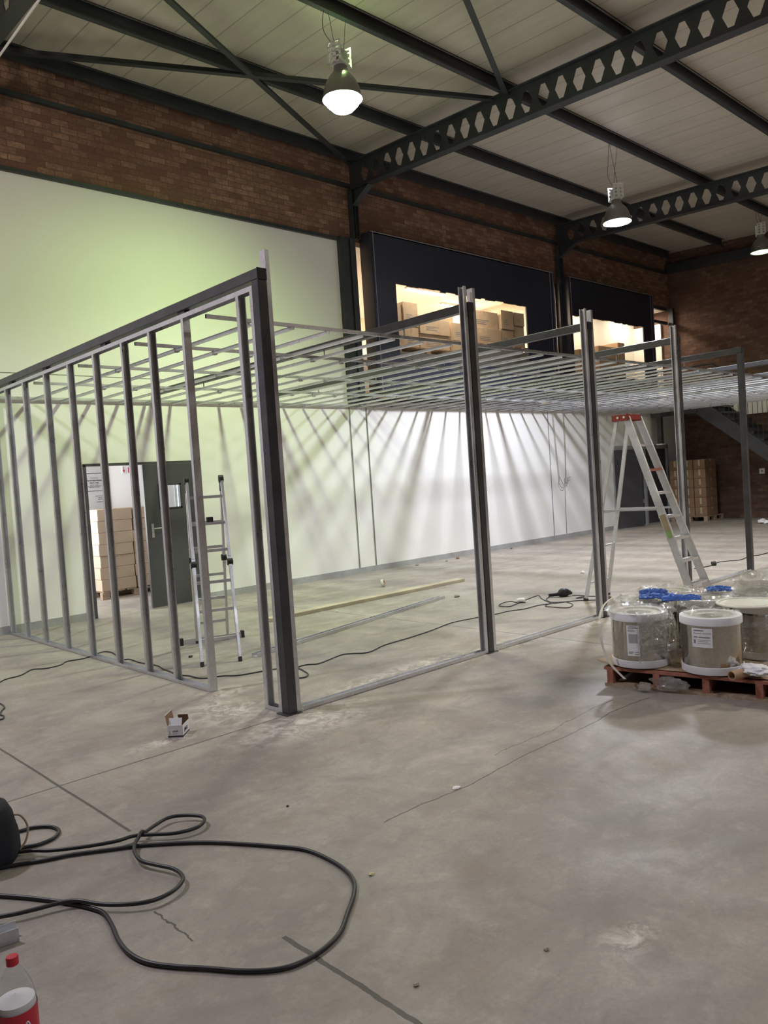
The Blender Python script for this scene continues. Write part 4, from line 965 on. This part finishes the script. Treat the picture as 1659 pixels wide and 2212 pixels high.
CABB = [(7.737, 5.87), (7.691, 5.976), (7.72, 6.09), (7.565, 6.094), (7.388, 6.003), (7.413, 5.868), (7.581, 5.893), (7.949, 5.992), (8.226, 6.03), (8.048, 5.851), (7.88, 5.629), (7.885, 5.532), (7.96, 5.44), (7.83, 5.254), (7.655, 5.183), (7.596, 5.238), (7.593, 5.396), (7.618, 5.492), (7.83, 5.574), (8.012, 5.756), (8.18, 5.83)]
CABC = [(8.42, 5.645), (8.445, 5.483), (8.313, 5.405), (8.245, 5.474), (8.365, 5.464), (8.443, 5.368), (8.468, 5.125)]
CABD = [(11.215, 5.371), (11.34, 5.323), (11.632, 5.293), (12.0, 5.36), (12.164, 5.298), (12.379, 5.173), (12.878, 5.23), (13.028, 5.144), (13.506, 5.143)]
CABE = [(1.6, 6.3), (1.728, 6.325), (1.806, 6.311), (1.843, 6.398), (1.837, 6.468), (1.894, 6.597), (1.929, 6.655), (1.948, 6.809), (1.908, 6.938), (1.75, 7.0)]
def floor_cable(name, P, r, label, cat='cable', lift=0):
    Q = [(x, y, r+.001) for x, y in P]
    Q = smooth_path(Q, 5)
    out = []
    for i, p in enumerate(Q):        # where the run crosses itself, it rides over its earlier turn
        z = r+.001
        for j in range(0, i-14):
            d = (Vector(Q[j]).xy-p.xy).length
            if d < 3.2*r: z = max(z, r+.001+2*r*math.cos(min(1, d/(3.2*r))*PI/2))
        out.append((p.x, p.y, z+lift))
    if lift: out[0] = (out[0][0], out[0][1], out[0][2])
    return tag(MB().tube(out, r, 10).build(name, M['cable'], smooth=True, loc=(P[0][0], P[0][1], r)), label, cat)
floor_cable('power_cable', HOSE1, .0085, 'thick black cable in a big loop across the lower left floor')
floor_cable('power_cable', HOSE2, .0085, 'thick black cable crossing the big loop, with a small teardrop bend', lift=.0175)
floor_cable('power_cable', HOSE3, .0085, 'thick black cable in a short loop beside the black bag')
floor_cable('extension_lead', CABA, .0055, 'thin black extension lead winding from the left edge under the studs to the third post')
floor_cable('extension_lead', CABE, .0055, 'thin black lead end curling in at the left edge of the floor')
l = floor_cable('extension_lead', CABB, .005, 'tangled thin black lead with a plug on the floor left of the third post')
floor_cable('extension_lead', CABC, .005, 'short thin black lead coiled behind the third post')
l2 = floor_cable('extension_lead', CABD, .006, 'thin black lead on the far floor near the fifth post')
tag(MB().tube([(11.62, 5.29, .03), (11.66, 5.25, .035)], .035, 12).build('plug', M['rubber'], smooth=True, loc=(11.64, 5.27, .03)), 'round black plug on the far lead by the fifth post', 'plug')
tag(MB().tube(smooth_path([(7.70, 5.96, .02), (7.72, 5.93, .03), (7.74, 5.88, .03)]), [.028]*13, 12).build('plug', M['paper'], smooth=True, loc=(7.71, 5.92, .0)), 'white and black plug at the end of the tangled lead', 'plug')
pth = smooth_path([(8.17, 5.83, .03), (8.24, 5.76, .035), (8.27, 5.74, .04), (8.32, 5.71, .05), (8.38, 5.675, .045), (8.42, 5.65, .03)], 4)
rad = [.022, .022, .022, .022, .022, .023, .024, .026, .034, .045, .052, .056, .058, .056, .052, .045, .035, .03, .024, .018, .012]
ag = MB().tube(pth, rad[:len(pth)], 14)
tag(ag.build('angle_grinder', M['cable'], smooth=True, loc=(8.3, 5.72, 0)), 'black hand grinder lying on the floor among the tangled leads', 'power tool')

# bag at the left edge
bg = empty('tool_bag', (.952, 3.875, 0), 'black soft tool bag cut off by the left edge of the photo', 'bag')
m = MB()
def bf(u, v):
    a = 2*PI*u; prof = [(0, 0), (.17, 0), (.185, .03), (.180, .12), (.165, .2), (.140, .245), (.09, .27), (0, .275)]
    t = v*(len(prof)-1); i = min(int(t), len(prof)-2); k = t-i
    r = prof[i][0]*(1-k)+prof[i+1][0]*k; z = prof[i][1]*(1-k)+prof[i+1][1]*k
    r *= 1+.05*noise.noise(Vector((math.cos(a)*2, math.sin(a)*2, z*9)))
    return (.952+r*1.0*math.cos(a), 3.875+r*1.0*math.sin(a), max(z, 0))
m.grid(bf, 48, 28); m.build('bag_body', M['cloth'], bg, smooth=True)
MB().tube(smooth_path([(1.09, 3.87, .17), (1.14, 3.85, .165), (1.165, 3.83, .11), (1.15, 3.82, .05), (1.12, 3.82, .02)]), .005, 8).build('side_loop', M['kraft'], bg, smooth=True)
MB().tube(smooth_path([(.90, 3.91, .26), (.90, 3.92, .34), (.93, 3.89, .37), (.96, 3.86, .33), (.97, 3.85, .26)]), .011, 8).build('handle', M['cloth'], bg, smooth=True)

# bottle at the lower left
bx, by = .640, 2.335
bt = empty('plastic_bottle', (bx, by, 0), 'clear plastic drink bottle with red cap and red label, standing at the lower left', 'bottle')
prof = [(.03, .002), (.05, .004), (.054, .02), (.053, .06), (.0545, .09), (.0545, .20), (.053, .225), (.045, .26), (.033, .288), (.02, .31), (.0135, .322), (.0135, .335)]
MB().lathe(prof, (bx, by, 0), 40, capb=True).build('bottle_shell', M['pet'], bt, smooth=True)
MB().lathe([(.0165, .322), (.0165, .342), (.015, .345), (.001, .3455)], (bx, by, 0), 28).lathe([(.001, .322), (.0165, .322)], (bx, by, 0), 28).build('cap', M['redlabel'], bt, smooth=True)
MB().lathe([(.001, .006), (.051, .008), (.0505, .06), (.052, .09), (.052, .205), (.05, .222), (.001, .238)], (bx, by, 0), 40).build('powder_fill', M['sugar'], bt, smooth=True)
MB().lathe([(.0552, .10), (.0552, .205)], (bx, by, 0), 40).build('label', M['redlabel'], bt, smooth=True)
for ang in (-15, 20, 55):
    r_ = math.radians(180+47+ang); cx, cy = bx+.0558*math.cos(r_), by+.0558*math.sin(r_)
    m = MB(); pts_ = []
    for k in range(13):
        t = k/12; rr = math.radians(180+47+ang-14+28*t); pts_.append((bx+.0556*math.cos(rr), by+.0556*math.sin(rr), .165+.012*math.sin(t*7+ang)))
    m.tube(pts_, .0022, 6); m.build('label_flourish', M['paper'], bt)

# scraps
def scrap(name, x, y, s, mat, label, seed=1, cat='debris', h=.5):
    crumple(name, (x, y, s*h*.8), (s, s*.7, s*h), label, cat, mat, seed, .45, .8, 16, 10)
tapeo = MB().lathe([(.030, 0), (.055, 0), (.055, .045), (.030, .045), (.030, 0)], (0, 0, 0), 24)
to = tapeo.build('tape_roll', M['card'], None, smooth=True); to.location = (8.03, 8.78, .056); to.rotation_euler = (math.radians(75), .2, .6); tag(to, 'small brown and white tape roll on the floor behind the plank', 'tape roll')
MB().lathe([(.0555, .003), (.0555, .042)], (0, 0, 0), 24).build('tape_layer', M['paper'], None, smooth=True).parent = to
SC = [('wood_scrap', 6.2, 7.65, .02, 'paper', 'tiny white scrap on the floor just before the plank'), ('wood_block', 7.73, 6.99, .04, 'debris', 'small grey wood block beside the right end of the floor channel'),
      ('plaster_bit', 10.30, 10.25, .035, 'debris', 'brown scrap at the foot of the long wall, leftmost'), ('plaster_bit', 11.0, 10.15, .03, 'debris', 'brown scrap on the floor along the long wall, second from left'), ('plaster_bit', 11.4, 10.22, .04, 'carddark', 'dark brown scrap along the long wall, right of the others'),
      ('plaster_bit', 13.2, 10.3, .03, 'carddark', 'dark scrap by the long wall seen right of the second post'), ('rubber_clip', 3.76, 6.97, .022, 'rubber', 'small black clip on the floor near the folding ladder'), ('paper_flake', 2.91, 2.72, .026, 'sugar', 'flat pale flake on the open floor, centre'),
      ('chip', 2.03, 2.40, .012, 'yellow', 'small yellow chip on the floor right of the big cable loop'), ('chip', 2.07, 1.57, .010, 'debris', 'tiny brown chip near the bottom of the floor'), ('chip', 1.65, 1.77, .010, 'debris', 'tiny chip on the floor near the bottom centre'), ('chip', 2.22, 3.24, .008, 'ink', 'tiny dark chip on the floor above the big cable loop'),
      ('paper_scrap', 10.3, 6.7, .04, 'paper', 'white scrap on the floor left of the stepladder'), ('plastic_rubbish', 19.4, 7.55, .12, 'paper', 'white crumpled plastic on the far floor by the end wall'), ('plastic_rubbish', 19.2, 7.35, .10, 'paper', 'second crumpled white plastic piece at the far right edge')]
for i, (nm, x, y, s_, mt, lb) in enumerate(SC): scrap(nm, x, y, s_, mt, lb, i*3.1+1, h=.12 if nm == 'paper_flake' else .5)

# ---------------------------------------------------------------- signs in the store room
sg = empty('information_board', (5.72, 13.62, 1.4), 'grey information board with black lines of text seen through the doorway', 'sign')
MB().box(5.44, 6.0, 13.625, 13.645, 1.40, 2.42).build('panel', M['sign'], sg)
MB().box(5.56, 5.92, 13.620, 13.625, 2.085, 2.095).box(5.56, 5.92, 13.620, 13.625, 1.775, 1.782).build('ruled_lines', M['ink'], sg)
RX = (PI/2, 0, 0)
for s_, x, z, sz, bd, mt in (('Welcome', 5.73, 2.0, .035, 0, 'greyink'), ('all South Brae Houses', 5.73, 1.955, .034, .0008, 'ink'), ('1/Bx12  Aply', 5.73, 1.912, .034, .0005, 'ink'), ('call now   Centre', 5.73, 1.878, .022, 0, 'ink'), ('grey double door office 27a', 5.73, 1.858, .022, 0, 'ink'), ('nightwatch  0214 Ng', 5.73, 1.838, .022, 0, 'ink'),
                             ('enquiries 34', 5.80, 1.68, .026, 0, 'ink'), ('unit 33', 5.82, 1.65, .026, 0, 'ink'), ('gate 7a', 5.82, 1.62, .026, 0, 'ink'), ('example 17', 5.81, 1.575, .026, 0, 'ink')):
    text(s_, 'lettering', M[mt], (x, 13.619, z), RX, sz, sg, bold=bd)
fs_ = empty('fire_sign', (6.33, 13.62, 2.06), 'small red and white fire equipment signs high on the store room wall', 'sign')
MB().box(6.27, 6.345, 13.635, 13.645, 2.06, 2.2).build('plate', M['paper'], fs_)
MB().box(6.36, 6.43, 13.635, 13.645, 2.06, 2.2).build('plate', M['paper'], fs_)
MB().add([(6.285, 13.632, 2.13), (6.33, 13.632, 2.13), (6.308, 13.632, 2.07)], [(0, 1, 2)]).box(6.302, 6.314, 13.631, 13.635, 2.12, 2.19).build('arrow', M['redlabel'], fs_)
MB().box(6.385, 6.402, 13.631, 13.635, 2.075, 2.165).box(6.39, 6.4, 13.631, 13.635, 2.165, 2.185).build('extinguisher_symbol', M['redlabel'], fs_)
